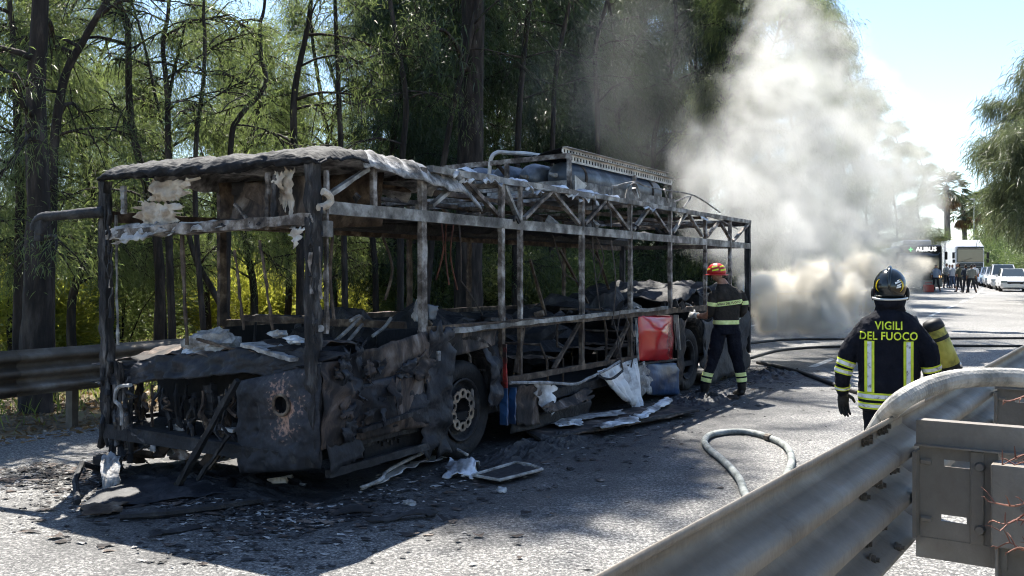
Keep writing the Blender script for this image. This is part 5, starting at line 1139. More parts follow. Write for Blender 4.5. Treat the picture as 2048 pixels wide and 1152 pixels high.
# breathing cylinder carried at his right side
cy_ = empty('breathing_cylinder', P(1886, 696, Y2 + .22), 0, 'worn yellow breathing air cylinder at the right side of the firefighter', 'cylinder')
axd = Vector((.40, .02, -.90)).normalized(); Xc = Matrix((axd.orthogonal().normalized(), axd.cross(axd.orthogonal().normalized()), axd)).transposed()
mb = MB(); rings = []
for r_, h_ in ((.03, -.235), (.065, -.225), (.073, -.19), (.075, -.10), (.075, .13), (.068, .17), (.045, .195), (.03, .20)):
    rings.append([Xc @ Vector((r_ * math.cos(2 * math.pi * k / 22), r_ * math.sin(2 * math.pi * k / 22), h_)) for k in range(22)])
mb.loft(rings); bd = mb.build('tank_body', 'cylinder_yellow', cy_, smooth=True)
def ring_on(h0, h1, r_, nm, mat): 
    mb = MB(); mb.loft([[Xc @ Vector((r_ * math.cos(2 * math.pi * k / 22), r_ * math.sin(2 * math.pi * k / 22), h)) for k in range(22)] for h in (h0, h1)], caps=False); mb.build(nm, mat, cy_, smooth=True)
MB().loft([[Xc @ Vector((r_ * math.cos(2 * math.pi * k / 22), r_ * math.sin(2 * math.pi * k / 22), h)) for k in range(22)] for r_, h in ((.078, -.165), (.078, -.19), (.068, -.228), (.035, -.242), (.004, -.245))]).build('rubber_cap', 'black_rubber', cy_, smooth=True); ring_on(-.105, -.075, .0775, 'strap', 'black_rubber'); ring_on(.14, .205, .075, 'rubber_ring', 'black_rubber')
mb = MB(); mb.ellipsoid(Xc @ Vector((-.01, -.03, .165)), (.05, .05, .05), 10, 7); mb.build('valve_guard', 'helmet_edge', cy_, smooth=True)
mb = MB(); mb.tube([Xc @ Vector((0, 0, .19)), Xc @ Vector((0, 0, .25)), Xc @ Vector((.05, 0, .26))], [.02, .018, .012], 8); mb.build('valve', 'helmet_edge', cy_, smooth=True)
mb = MB(); mb.rbox(Xc @ Vector((0, .085, -.02)) + Vector((-.05, .03, 0)), (.16, .03, .5), .03, Xc); mb.build('back_plate', 'black_rubber', cy_, smooth=True)

# --- fireman with the red helmet working at the side of the bus
s1 = 140.0; Y1 = F / s1; X1 = (1450 - CX) / F * Y1
def q1(x, y, dy=0.0): return Vector(((x - 1450) / s1, dy, CH + (HY - y) / s1))
f1 = empty('person', (X1, Y1, 0), -.10, 'firefighter in red helmet and dark shirt working at the rear wheel of the bus', 'person')
yw = R(22)
torso = [(q1(1452, 668), .175, .135, yw), (q1(1452, 652), .185, .14, yw), (q1(1452, 640), .185, .135, yw), (q1(1453, 615), .195, .135, yw), (q1(1455, 598), .215, .14, yw), (q1(1455, 586), .205, .13, yw), (q1(1453, 576), .155, .11, yw), (q1(1447, 568), .085, .08, yw), (q1(1440, 556), .062, .065, yw)]
limbs = [([q1(1428, 590, -.06), q1(1424, 607, -.06), q1(1420, 628, -.02), q1(1408, 633, .12), q1(1393, 632, .24)], [.072, .070, .056, .046, .034]),
         ([q1(1480, 590, .08), q1(1487, 605, .09), q1(1488, 622, .08), q1(1478, 634, .22)], [.075, .072, .058, .042]),
         ([q1(1438, 664, -.02), q1(1432, 690, -.04), q1(1424, 722, -.05), q1(1414, 752, -.06), q1(1409, 777, -.05)], [.112, .105, .085, .075, .062]),
         ([q1(1466, 664, .02), q1(1470, 690, .04), q1(1475, 720, .02), q1(1482, 750, .0), q1(1483, 778, .0)], [.112, .105, .085, .075, .062]),
         ([q1(1409, 786, -.06), q1(1396, 790, .10)], [.052, .045]), ([q1(1482, 784, -.02), q1(1473, 789, .12)], [.052, .045])]
me = body_mesh(torso, limbs, (q1(1434, 547, .05), (.075, .095, .115), .75), .0095, ['brown_cloth', 'navy_cloth', 'skin', 'boot'], lambda c: 3 if c.z < .21 else 2 if c.z > q1(0, 567).z or (c.z > .95 and c.x < -.25) else 1 if c.z < q1(0, 649).z else 0, .010)
attach('body', me, f1); bv = bvh_of(me)
FW1 = Vector((0, 1, 0))
band('reflective_band', bv, q1(1452, 644), (0, 0, 1), .058, 'hi_vis_pale', f1, .005, .4)
cb = band('reflective_band', bv, q1(1453, 606), (-.12, 0, 1), .062, 'hi_vis_pale', f1, .005, .23)
bm = text_mesh('VIGILI DEL FUOCO', .042, .0008, .9); project_bm('lettering', bm, bv, q1(1456, 606), Vector((.99, 0, .12)).normalized(), UP, FW1, 'navy_cloth', f1, .014)
for c, ax in ((q1(1423, 608, -.06), (-.1, .05, -1)), (q1(1488, 606, .09), (.1, 0, -1))): band('reflective_band', bv, c, ax, .055, 'hi_vis_pale', f1, .005, .11)
for c, ax in ((q1(1416, 748, -.06), (-.2, 0, -1)), (q1(1413, 759, -.06), (-.2, 0, -1)), (q1(1481, 748, .0), (.1, 0, -1)), (q1(1482.5, 759, .0), (.1, 0, -1))): band('reflective_band', bv, c, ax, .055, 'hi_vis_pale', f1, .005, .15)
glove('glove', q1(1394, 632, .24), (-.35, .5, .02), (.3, .2, .9), 'glove_pale', f1, .8, 1.1); glove('glove', q1(1477, 635, .23), (-.2, .6, 0), (-.3, 0, .9), 'glove_pale', f1, .8)
hc1 = q1(1434, 543, .045)
hm1 = part('helmet', MB().ellipsoid(hc1, (.125, .145, .125), 24, 14, rot_z(.75), lambda q: Vector((q.x, q.y, max(q.z, -.35)))), 'helmet_red', f1, smooth=True)
part('brim', MB().loft([ring(hc1 + Vector((0, 0, -.038)), .128, .15, .75, 28), ring(hc1 + Vector((0, 0, -.05)), .150, .185, .75, 28), ring(hc1 + Vector((0, 0, -.056)), .128, .15, .75, 28)], caps=False), 'helmet_red', hm1, smooth=True)
hb1 = bvh_of(hm1.data)
def on_h1(az, el, lift=.004):
    d = Vector((math.sin(az) * math.cos(el), -math.cos(az) * math.cos(el), math.sin(el))); h = hb1.ray_cast(hc1 + d * .6, -d, 1)[0]
    return (h if h else hc1 + d * .13) + d * lift
for (a0, a1, e0, e1) in ((-.75, .0, .42, .60), (.25, .95, .42, .60), (-.6, .1, .02, .20), (.3, 1.0, .02, .20), (-1.5, -.9, .1, .3)):
    part('reflective_patch', MB().sheet(lambda s, t: on_h1(a0 + (a1 - a0) * s, e0 + (e1 - e0) * t + .12 * s), 6, 3), 'hi_vis', hm1)
part('chin_strap', MB().tube([hc1 + Vector((-.09, -.05, -.04)), hc1 + Vector((-.085, -.02, -.12)), hc1 + Vector((-.05, .02, -.17))], .008, 5), 'black_rubber', hm1)

# --- onlookers on the far road
def onlooker(x, yfeet, hpx, shirt, trousers, label, yaw, seed, pose=0):
    rr = random.Random(seed); H = rr.uniform(1.68, 1.8); s_ = hpx / H; Yp = F / s_; k = H / 1.75
    root = empty('person', ((x - CX) / F * Yp, Yp, gz(Yp)), yaw, label, 'person', 'people waiting on the road')
    Z = lambda z: z * k
    tors = [((0, 0, Z(.86)), .165, .115), ((0, 0, Z(1.0)), .165, .12), ((0, 0, Z(1.2)), .185, .12), ((0, 0, Z(1.36)), .205, .115), ((0, 0, Z(1.45)), .15, .09), ((0, .01, Z(1.5)), .062, .062), ((0, .01, Z(1.56)), .055, .058)]
    st = rr.uniform(.06, .16)
    if pose == 0: arms = [([(-.2, 0, Z(1.38)), (-.26, -.02, Z(1.1)), (-.25, .08, Z(.86))], [.06, .05, .04]), ([(.2, 0, Z(1.38)), (.26, -.02, Z(1.1)), (.25, .08, Z(.86))], [.06, .05, .04])]
    elif pose == 1: arms = [([(-.2, 0, Z(1.38)), (-.27, .02, Z(1.12)), (-.05, .2, Z(1.14))], [.06, .05, .04]), ([(.2, 0, Z(1.38)), (.27, .02, Z(1.12)), (.05, .2, Z(1.18))], [.06, .05, .04])]
    else: arms = [([(-.2, 0, Z(1.38)), (-.34, -.05, Z(1.16)), (-.19, .05, Z(1.0))], [.06, .05, .04]), ([(.2, 0, Z(1.38)), (.34, -.05, Z(1.16)), (.19, .05, Z(1.0))], [.06, .05, .04])]
    legs = [([(-.09, 0, Z(.88)), (-.10 - st * .3, .02, Z(.48)), (-.10 - st, 0, .08)], [.095, .07, .05]), ([(.09, 0, Z(.88)), (.10 + st * .3, .02, Z(.48)), (.10 + st, 0, .08)], [.095, .07, .05]), ([(-.10 - st, 0, .05), (-.11 - st, .14, .045)], [.045, .04]), ([(.10 + st, 0, .05), (.11 + st, .14, .045)], [.045, .04])]
    me = body_mesh(tors, arms + legs, ((0, .02, Z(1.64)), (.075, .092, .115), 0), .022, [shirt, trousers, 'skin', 'boot', 'hair'], lambda c: 3 if c.z < .09 else 1 if c.z < Z(.92) and abs(c.x) < .24 and abs(c.y) < .3 else (4 if c.z > Z(1.68) or (c.z > Z(1.58) and c.y < .0) else 2) if c.z > Z(1.52) else (2 if c.z < Z(1.08) and abs(c.x) > .17 else 0), 0, 2)
    attach('body', me, root)
for i, a in enumerate(((1872, 581, 54, 'blue_shirt', 'dark_trousers', 'person in blue shirt standing in front of the waiting bus', 2.6, 1, 0), (1893, 577, 50, 'grey_shirt', 'dark_trousers', 'person in grey shirt right of the bus lamp', 3.4, 2, 1), (1905, 576, 48, 'white_shirt', 'jeans', 'person in white shirt with jeans between the two groups', 2.2, 3, 0),
        (1899, 574, 47, 'blue_shirt', 'jeans', 'person in pale blue shirt at the lorry corner', 3.0, 4, 2), (1913, 576, 48, 'navy_shirt', 'dark_trousers', 'dark dressed person left of the standing trio', 3.6, 5, 0), (1919, 583, 57, 'olive_shirt', 'dark_trousers', 'person in olive top with legs apart, left of the trio', .4, 6, 2), (1932, 583, 57, 'navy_shirt', 'dark_trousers', 'person in navy jacket in the middle of the trio', .1, 7, 1), (1943, 582, 57, 'grey_shirt', 'dark_trousers', 'person in dark grey top at the right of the trio', -.3, 8, 0), (1949, 575, 49, 'white_shirt', 'dark_trousers', 'person with white collar standing by the parked cars', -.6, 9, 0), (1851, 580, 52, 'navy_shirt', 'dark_trousers', 'person half hidden by smoke in front of the waiting bus', 2.9, 10, 0))):
    onlooker(*a)
# ------------------------------------------------------------------ vehicles at the end of the road
def at_far(x, Yp): return Vector(((x - CX) / F * Yp, Yp, gz(Yp)))
def lettering(body, size, mat, loc, rot, parent, weight=.0, sx=1.0, name='lettering'):
    bm = text_mesh(body, size, weight, sx); me = bpy.data.meshes.new(name); bm.to_mesh(me); bm.free(); me.materials.append(M[mat])
    o = bpy.data.objects.new(name, me); COL.objects.link(o); o.parent = parent; o.location = loc; o.rotation_euler = rot; return o
def simple_wheel(parent, c, r, w_=.22):
    o = part('wheel', MB().lathe([(r * .62, -w_ / 2), (r * .95, -w_ / 2), (r, -w_ * .35), (r, w_ * .35), (r * .95, w_ / 2), (r * .62, w_ / 2)], 20, 'x', c), 'black_rubber', parent, smooth=True)
    part('rim', MB().lathe([(.001, -w_ * .3), (r * .3, -w_ * .38), (r * .62, -w_ * .42), (r * .63, w_ * .42), (.001, w_ * .3)], 16, 'x', c), 'silver_vehicle', o, smooth=True); return o
# vehicle local frame: front faces -y, x to the right of the picture
wb = empty('waiting_bus', at_far(1842, 60), -.25, 'dark fronted city bus with lit sign waiting behind the smoke', 'bus')
part('body', MB().rbox((0, 5.5, 1.62), (2.5, 11, 2.65), .16), 'dark_vehicle', wb, smooth=False)
part('roof_box', MB().rbox((.1, 5, 3.12), (1.7, 6, .42), .12), 'silver_vehicle', wb)
part('side_trim', MB().box((1.253, 5.5, .7), (.01, 10.6, .6)), 'white_vehicle', wb)
for i in range(6): part('side_window', MB().rbox((1.256, 1.4 + i * 1.65, 1.95), (.02, 1.5, 1.0), .01), 'vehicle_glass', wb)
part('windscreen', MB().sheet(lambda s, t: (-1.14 + 2.28 * s, -.02 - .10 * math.sin(math.pi * s) - .0 * t, 1.15 + 1.3 * t), 12, 4), 'vehicle_glass', wb, smooth=True, solid=.02)
dp = part('destination_display', MB().rbox((0, -.07, 2.66), (2.2, .10, .36), .03), 'black_rubber', wb)
lettering('ALIBUS', .37, 'sign_white', (.28, -.13, 2.66), (R(90), 0, 0), dp, .01, 1.0)
part('green_cross', MB().box((-.62, -.13, 2.66), (.055, .01, .28)).box((-.62, -.131, 2.66), (.26, .01, .06)), 'sign_green', dp)
part('bumper', MB().rbox((0, -.05, .5), (2.46, .16, .42), .05), 'grey_shirt', wb)
for s in (-1, 1):
    part('headlight', MB().rbox((s * .98, -.12, .72), (.34, .06, .16), .03), 'vehicle_glass_pale', wb); part('mirror', MB().rbox((s * 1.42, -.25, 2.25), (.16, .12, .5), .04), 'black_rubber', wb)
    part('pillar', MB().box((s * 1.19, -.04, 1.8), (.08, .06, 1.3)), 'grey_shirt', wb)
part('indicator', MB().rbox((1.1, -.15, .95), (.14, .05, .12), .02), 'lamp_amber', wb)
for y in (2.6, 8.4): simple_wheel(wb, (1.12, y, .48), .48); simple_wheel(wb, (-1.12, y, .48), .48)
# lorry
lo = empty('lorry', at_far(1940, 84), -.06, 'white lorry with dark windscreen and lettered box body behind the onlookers', 'lorry')
part('cab', MB().rbox((0, 1.1, 2.05), (2.5, 2.2, 2.7), .12), 'white_vehicle', lo)
part('cab_roof', MB().loft([[Vector((x, y, 3.38)) for x, y in ((-1.2, .1), (1.2, .1), (1.2, 2.2), (-1.2, 2.2))], [Vector((x, y, 3.95)) for x, y in ((-1.12, .75), (1.12, .75), (1.12, 2.2), (-1.12, 2.2))]]), 'white_vehicle', lo)
part('windscreen', MB().rbox((0, -.03, 2.55), (2.28, .08, 1.15), .05), 'vehicle_glass', lo); part('sun_visor', MB().rbox((0, -.14, 3.24), (2.2, .2, .14), .03), 'dark_vehicle', lo)
gr = part('grille', MB().rbox((0, -.03, 1.45), (2.2, .08, .95), .05), 'dark_vehicle', lo)
for z in (1.2, 1.4, 1.6, 1.8): part('grille_bar', MB().box((0, -.09, z), (2.0, .04, .05)), 'grey_shirt', gr)
part('bumper', MB().rbox((0, -.1, .7), (2.5, .25, .55), .08), 'dark_vehicle', lo)
part('wiper', MB().bar((-.8, -.09, 1.98), (.1, -.09, 2.3), .03), 'black_rubber', lo)
for s in (-1, 1):
    part('headlight', MB().rbox((s * .98, -.2, .85), (.36, .06, .22), .03), 'vehicle_glass_pale', lo)
    mr_ = part('mirror', MB().rbox((s * 1.48, -.15, 2.55), (.2, .12, .55), .04).rbox((s * 1.46, -.15, 2.05), (.2, .12, .3), .04), 'black_rubber', lo); part('mirror_arm', MB().bar((s * 1.2, .0, 2.85), (s * 1.46, -.12, 2.8), .04), 'black_rubber', mr_)
    simple_wheel(lo, (s * 1.08, 1.2, .5), .5, .3); simple_wheel(lo, (s * 1.08, 10.0, .5), .5, .3)
bx = part('box_body', MB().rbox((0, 7.6, 2.45), (2.55, 10.2, 2.95), .04), 'white_vehicle', lo)
lettering('PELTRA', 1.05, 'print_red', (-1.282, 5.0, 2.55), (R(90), 0, R(-90)), bx, .03, .95)
lettering('AUTOTRASPORTI', .42, 'print_blue', (-1.282, 5.0, 3.45), (R(90), 0, R(-90)), bx, .012)
lettering('TRASPORTI E LOGISTICA', .26, 'print_blue', (-1.282, 5.0, 1.72), (R(90), 0, R(-90)), bx, .006)
# cars
def car(x, Yp, yaw, paint, label, h=1.46, kind=0):
    o = empty('parked_car', at_far(x, Yp), yaw, label, 'car', 'cars queued on the far road')
    L_, W_ = (4.1, 1.74) if kind == 0 else (4.5, 1.84)
    # lower body as cross sections along y (front = -y)
    def sect(y, zt, zb, w): return [Vector((sx * w / 2 * fx, y, z)) for sx, fx, z in ((-1, .88, zb), (-1, 1, zb + .18), (-1, 1.0, (zb + zt) / 2 + .05), (-1, .93, zt), (1, .93, zt), (1, 1.0, (zb + zt) / 2 + .05), (1, 1, zb + .18), (1, .88, zb))]
    part('body', MB().loft([sect(0, .55, .32, W_ * .80), sect(.08, .68, .24, W_ * .93), sect(.35, .80, .2, W_), sect(1.05, .93, .2, W_), sect(1.3, .96, .2, W_), sect(L_ - .6, .98, .2, W_), sect(L_ - .1, .92, .26, W_ * .95), sect(L_, .8, .35, W_ * .88)]), paint, o, smooth=False)
    def top(y, z, w): return [Vector((-w / 2, y, z)), Vector((w / 2, y, z))]
    A, B_, C_, D_ = top(1.15, .95, W_ * .88), top(1.85, h, W_ * .70), top(L_ - 1.1, h, W_ * .70), top(L_ - .25, .96, W_ * .86)
    mb = MB(); mb.add([*A, *B_, *C_, *D_], [(2, 3, 5, 4)]); part('roof', mb, paint, o, solid=.03)
    def inset(a, b, c, d, k=.90):
        m_ = (a + b + c + d) / 4; return [m_ + (p - m_) * k for p in (a, b, c, d)]
    mb = MB(); mb.add([*A, *B_, *C_, *D_], [(0, 1, 3, 2), (4, 5, 7, 6), (0, 2, 4, 6), (1, 7, 5, 3)]); part('cabin', mb, paint, o)
    for nm, qd, off in (('windscreen', (A[0], A[1], B_[1], B_[0]), (0, -.012, .008)), ('rear_window', (D_[1], D_[0], C_[0], C_[1]), (0, .012, .008)), ('side_window', (A[0], B_[0], C_[0], D_[0]), (-.012, 0, .004)), ('side_window', (A[1], D_[1], C_[1], B_[1]), (.012, 0, .004))):
        mb = MB(); mb.add([p + Vector(off) for p in inset(*qd)], [(0, 1, 2, 3)]); part(nm, mb, 'vehicle_glass', o)
    for s in (-1, 1):
        part('headlight', MB().rbox((s * W_ * .36, .06, .64), (.36, .14, .15), .04), 'vehicle_glass_pale', o); part('mirror', MB().rbox((s * (W_ / 2 + .08), 1.35, 1.0), (.16, .1, .13), .03), paint, o)
        simple_wheel(o, (s * (W_ / 2 - .1), .78, .31), .31, .2); simple_wheel(o, (s * (W_ / 2 - .1), L_ - .8, .31), .31, .2)
    part('grille', MB().rbox((0, .02, .56), (.9, .06, .12), .02), 'black_rubber', o); part('lower_intake', MB().rbox((0, .06, .38), (1.1, .06, .14), .02), 'black_rubber', o)
    part('number_plate', MB().box((0, -.02, .46), (.5, .02, .11)), 'white_print', o); return o
car(2031, 59, -.40, 'white_vehicle', 'white hatchback, rightmost and nearest of the queued cars', 1.46)
car(2010, 65, -.42, 'white_vehicle', 'tall white car second from the right in the queue', 1.72, 1)
car(1996, 70, -.42, 'silver_vehicle', 'silver car third from the right in the queue', 1.55, 1)
car(1983, 75, -.42, 'blue_vehicle', 'blue grey car farthest back in the queue beside the lorry', 1.5)
part('red_case', MB().rbox((0, 0, .25), (.55, .35, .45), .05).tube([(-.2, 0, .50), (-.2, 0, .6), (.2, 0, .6), (.2, 0, .50)], .02, 6), 'red_box', None)
tag(bpy.data.objects['red_case'], 'red case standing on the road before the waiting bus', 'case'); bpy.data.objects['red_case'].location = at_far(1857, 58)
hs = empty('house', at_far(1838, 150), -.3, 'pale house with red tiled roof above the waiting bus', 'house')
part('wall', MB().box((0, 3, 2.6), (12, 7, 5.2)), 'plaster', hs); rf = part('roof', MB().loft([[Vector((x, y, 5.2)) for x, y in ((-6.5, -1), (6.5, -1), (6.5, 7), (-6.5, 7))], [Vector((x, y, 6.6)) for x, y in ((-4, 2.8), (4, 2.8), (4, 3.2), (-4, 3.2))]]), 'tile_roof', hs)
for i in range(3): part('window', MB().rbox((-3.6 + i * 3.4, -.52, 3.6), (1.1, .1, 1.4), .02), 'vehicle_glass', hs)
lp_ = empty('lamp_post', at_far(1948, 108), 0, 'thin grey lamp post between the far palms', 'lamp post')
part('pole', MB().tube([(0, 0, 0), (0, 0, 9.3)], [.09, .05], 8), 'pole_grey', lp_); part('lamp_head', MB().rbox((-.4, 0, 9.3), (.9, .25, .12), .04), 'pole_grey', lp_)

# ------------------------------------------------------------------ hoses
def hose(name, pts, r, mat, label, k=10, n=10, rib=0.0, step=None):
    cp = catmull(pts, k)
    rs = [r * (1 + (rib * (i % 2))) for i in range(len(cp))]
    o = MB().tube(cp, rs, n).build(name, mat, None, smooth=not rib); tag(o, label, 'hose'); return o
z = .034
gl = [P(1905, 1010, 5.2), G(1560, 1100), G(1497, 1010), G(1478, 965), G(1448, 930), G(1418, 905), G(1409, 888), G(1422, 876), G(1455, 870), G(1500, 871), G(1545, 884), G(1574, 902), G(1583, 930), G(1572, 985), G(1640, 1030)]
gl = [Vector((p.x, p.y, z)) for p in gl[1:]]
lh = hose('fire_hose', gl, .034, 'hose_grey', 'grey hose lying in a loop on the sunlit road')
part('coupling', MB().tube([gl[8] + (gl[9] - gl[8]) * f for f in (.75, .85, .95)], .043, 10), 'bolt_steel', lh)
rail_h = [(1480, 1150, 4.9), (1600, 1050, 4.5), (1690, 945, 4.1), (1735, 885, 3.9), (1766, 838, 3.55), (1792, 810, 3.2), (1820, 790, 3.16), (1865, 770, 3.22), (1935, 756, 3.3), (2060, 758, 3.38), (2200, 790, 3.4), (2350, 900, 3.3)]
hose('suction_hose', [P(*a) for a in rail_h], .033, 'hose_pale', 'thick pale ribbed hose draped over the near guard rail', 22, 14, .03)
zz = .03
def GL(pts, zo=zz): return [Vector((G(x, y).x, G(x, y).y, gz(G(x, y).y) + zo)) for x, y in pts]
hose('fire_hose', GL([(1515, 728), (1540, 733), (1600, 748), (1660, 770), (1720, 790), (1800, 806), (1900, 815)]), .035, 'hose_black', 'black hose running from the bus rear to the firefighter in black helmet', 8)
hose('fire_hose', GL([(1490, 695), (1520, 692), (1570, 688), (1650, 687), (1780, 687), (1900, 686), (2100, 685)]), .03, 'hose_black', 'upper of two dark hoses crossing the road behind the black helmet')
hose('fire_hose', GL([(1500, 720), (1560, 706), (1650, 700), (1780, 699), (1900, 698), (2100, 699)]), .03, 'hose_black', 'lower of two dark hoses crossing the road behind the black helmet')

# ------------------------------------------------------------------ debris on the road
rng = np.random.default_rng(9); random.seed(31)
def chips(name, n, mat, smin, smax, label, side_bias):
    u = rng.uniform(-1.6, 12.5, n); v = np.where(rng.random(n) < side_bias, -np.abs(rng.normal(0, .55, n)), rng.uniform(-.2, 3.4, n))
    fr = rng.random(n) < .36; u = np.where(fr, -np.abs(rng.normal(0, .38, n)), u); v = np.where(fr, rng.uniform(-.5, 3.3, n), v)
    v = np.where(rng.random(n) < .06, v - rng.exponential(.7, n), v)
    V_, F_ = [], []; b = 0
    for i in range(n):
        c = UV(u[i], v[i]); s_ = rng.uniform(smin, smax) ** 1.0; a = rng.uniform(0, 6.28); k = int(rng.integers(3, 6)); h = s_ * rng.uniform(.05, .35); tl = rng.normal(0, .25, 2)
        pts = [(math.cos(a + 6.283 * j / k) * s_ * rng.uniform(.5, 1.2) * (1.6 if j % 2 else .8), math.sin(a + 6.283 * j / k) * s_ * rng.uniform(.4, 1)) for j in range(k)]
        for (x, y) in pts: V_.append((c.x + x, c.y + y, gz(c.y) + .003 + abs(x * tl[0] + y * tl[1])))
        V_.append((c.x, c.y, gz(c.y) + .006 + h))
        for j in range(k): F_.append((b + j, b + (j + 1) % k, b + k))
        b += k + 1
    me = bpy.data.meshes.new(name); me.from_pydata(V_, [], F_); me.materials.append(M[mat]); me.update()
    o = bpy.data.objects.new(name, me); COL.objects.link(o); tag(o, label, 'debris', kind='stuff')
chips('charred_crumbs', 7000, 'soot', .006, .036, 'black charred crumbs strewn round the bus', .45)
chips('ash_flakes', 2600, 'ash', .006, .032, 'pale ash flakes strewn round the bus', .45)
chips('burnt_shards', 1800, 'char_skin', .012, .06, 'brown burnt shards strewn round the bus', .4)
def ground_sheet(name, pix, mat, label, cat, lift=.05, amp=.03, sd_=0, nu=16, nv=10, tilt=.0, frq=5, solid=.006):
    c = [Vector((G(x, y).x, G(x, y).y, 0)) for x, y in pix]
    def fn(s, t):
        q = (c[0] * (1 - s) + c[1] * s) * (1 - t) + (c[3] * (1 - s) + c[2] * s) * t
        e = .06 * nz((s * 5, t * 5, sd_), 1.0) * (1 if min(s, 1 - s, t, 1 - t) < .01 else 0)
        return (q.x + e, q.y + e * .6, max(.008, lift * (.4 + .6 * math.sin(math.pi * t)) + amp * nz((q.x * frq, q.y * frq, sd_), 1.0) + tilt * t))
    o = MB().sheet(fn, nu, nv).build(name, mat, None, smooth=True, solid=solid); tag(o, label, cat); return o
fp = empty('fallen_side_panel', (0, 0, 0), 0, 'large fallen side panel with white shreds lying beside the bus', 'panel')
def panel_fn(s, t):
    c = [G(1022, 855), G(1082, 895), G(1400, 832), G(1330, 815)]
    q = (c[0] * (1 - s) + c[1] * s) * (1 - t) + (c[3] * (1 - s) + c[2] * s) * t
    return (q.x, q.y, .06 + .02 * nz((q.x * 3, q.y * 3, 2), 1.0))
part('panel_sheet', MB().sheet(panel_fn, 14, 30), 'char_skin', fp, smooth=True, solid=.02)
part('panel_frame', MB().tube([Vector((*G(x, y).xy, .075)) for x, y in ((1022, 855), (1082, 895), (1240, 862), (1395, 832))], .02, 6), 'soot', fp)
def shred(pix, mat, sd_, h=.12):
    c = [Vector((*G(x, y).xy, 0)) for x, y in pix]
    def fn(s, t):
        q = (c[0] * (1 - s) + c[1] * s) * (1 - t) + (c[3] * (1 - s) + c[2] * s) * t
        q.z = .085 + .35 * h * (.5 + .5 * nz((s * 2, t * 3, sd_), 1.0)) + .3 * h * s * (1 - s); q.x += .06 * nz((s * 3, t * 9, sd_), 1); return q
    return part('white_shred', MB().sheet(fn, 10, 22), mat, fp, smooth=True, solid=.004)
shred([(1098, 865), (1120, 872), (1165, 868), (1160, 852)], 'white_sheet', 1); shred([(1185, 872), (1200, 878), (1280, 862), (1262, 848)], 'white_sheet', 4); shred([(1270, 850), (1285, 856), (1345, 820), (1335, 812)], 'white_sheet', 6, .16)
shred([(1090, 858), (1100, 866), (1250, 845), (1240, 838)], 'ash', 9)
ground_sheet('fallen_trim', [(722, 985), (760, 972), (905, 920), (870, 918)], 'aluminium_burnt', 'long bent pale trim strip lying behind the shadowed front wheel', 'trim', .07, .03, 3, 10, 30)
MBt = MB().tube(catmull([Vector((*G(x, y).xy, .05 + h)) for x, y, h in ((722, 988, 0), (762, 976, .02), (780, 962, .05), (860, 930, .09), (892, 918, .08), (935, 925, .02))], 5), .016, 6, jit=.1)
tag(MBt.build('fallen_strip', 'ash', None, smooth=True), 'narrow ash grey strip arching along the fallen trim', 'strip')
pf = empty('fallen_window_frame', (0, 0, 0), 0, 'fallen window frame with crumpled foil near the front wheel', 'frame')
part('frame_bar', MB().tube([Vector((*G(x, y).xy, .05)) for x, y in ((945, 962), (1000, 972), (1085, 950), (1060, 940), (1030, 936), (945, 962))], .014, 6), 'ash', pf)
part('pane_sheet', MB().sheet(lambda s, t: tuple(Vector((*((G(945, 962) * (1 - s) + G(1030, 936) * s) * (1 - t) + (G(1000, 972) * (1 - s) + G(1085, 950) * s) * t).xy, .035 + .012 * nz((s * 4, t * 4, 2), 1)))), 12, 8), 'soot', pf, smooth=True, solid=.01)
ground_sheet('crumpled_foil', [(890, 958), (950, 962), (960, 942), (900, 935)], 'foil', 'crumpled foil scrap left of the fallen window frame', 'scrap', .10, .08, 7, 18, 14, 0, 7)
ground_sheet('charred_mat', [(160, 1025), (470, 990), (455, 955), (230, 965)], 'char_skin_dark', 'large charred mat lying under the missing front panel', 'mat', .05, .035, 8, 34, 18, 0, 4)
ground_sheet('charred_mat', [(165, 1040), (240, 1030), (250, 1010), (160, 1015)], 'brown_steel', 'small flaky brown sheet left of the charred mat', 'mat', .05, .04, 9, 16, 10)
ground_sheet('crumpled_foil', [(205, 988), (240, 985), (245, 950), (205, 955)], 'ash', 'pale grey lump of ash under the far front pillar', 'scrap', .22, .10, 14, 14, 12, 0, 6)
ground_sheet('flat_scrap', [(735, 1050), (875, 1035), (870, 1030), (740, 1042)], 'soot', 'black scrap lying in the bus shadow below the fallen trim', 'scrap', .04, .03, 15, 16, 6)
ground_sheet('flat_scrap', [(660, 1036), (745, 1028), (742, 1020), (668, 1028)], 'char_skin', 'greyish scrap in the middle of the bus shadow', 'scrap', .04, .03, 16, 14, 6)
ground_sheet('flat_scrap', [(300, 1078), (400, 1058), (398, 1052), (305, 1068)], 'soot', 'dark flat scrap near the front edge of the bus shadow', 'scrap', .03, .02, 17, 14, 6)
lo_ = MB().tube([Vector((*G(x, y).xy, .035)) for x, y in ((240, 1042), (330, 1036), (430, 1024), (520, 1010))], .03, 7, jit=.15).build('charred_bar', 'soot', None); tag(lo_, 'long charred bar lying in front of the bus front', 'bar')
lo_ = MB().tube([Vector((*G(x, y).xy, h)) for x, y, h in ((155, 1012, .03), (150, 985, .10), (165, 965, .16), (200, 950, .05))], .025, 7, jit=.15).build('bent_tube', 'soot', None); tag(lo_, 'bent black tube standing up at the far front corner', 'tube')
random.seed(8)
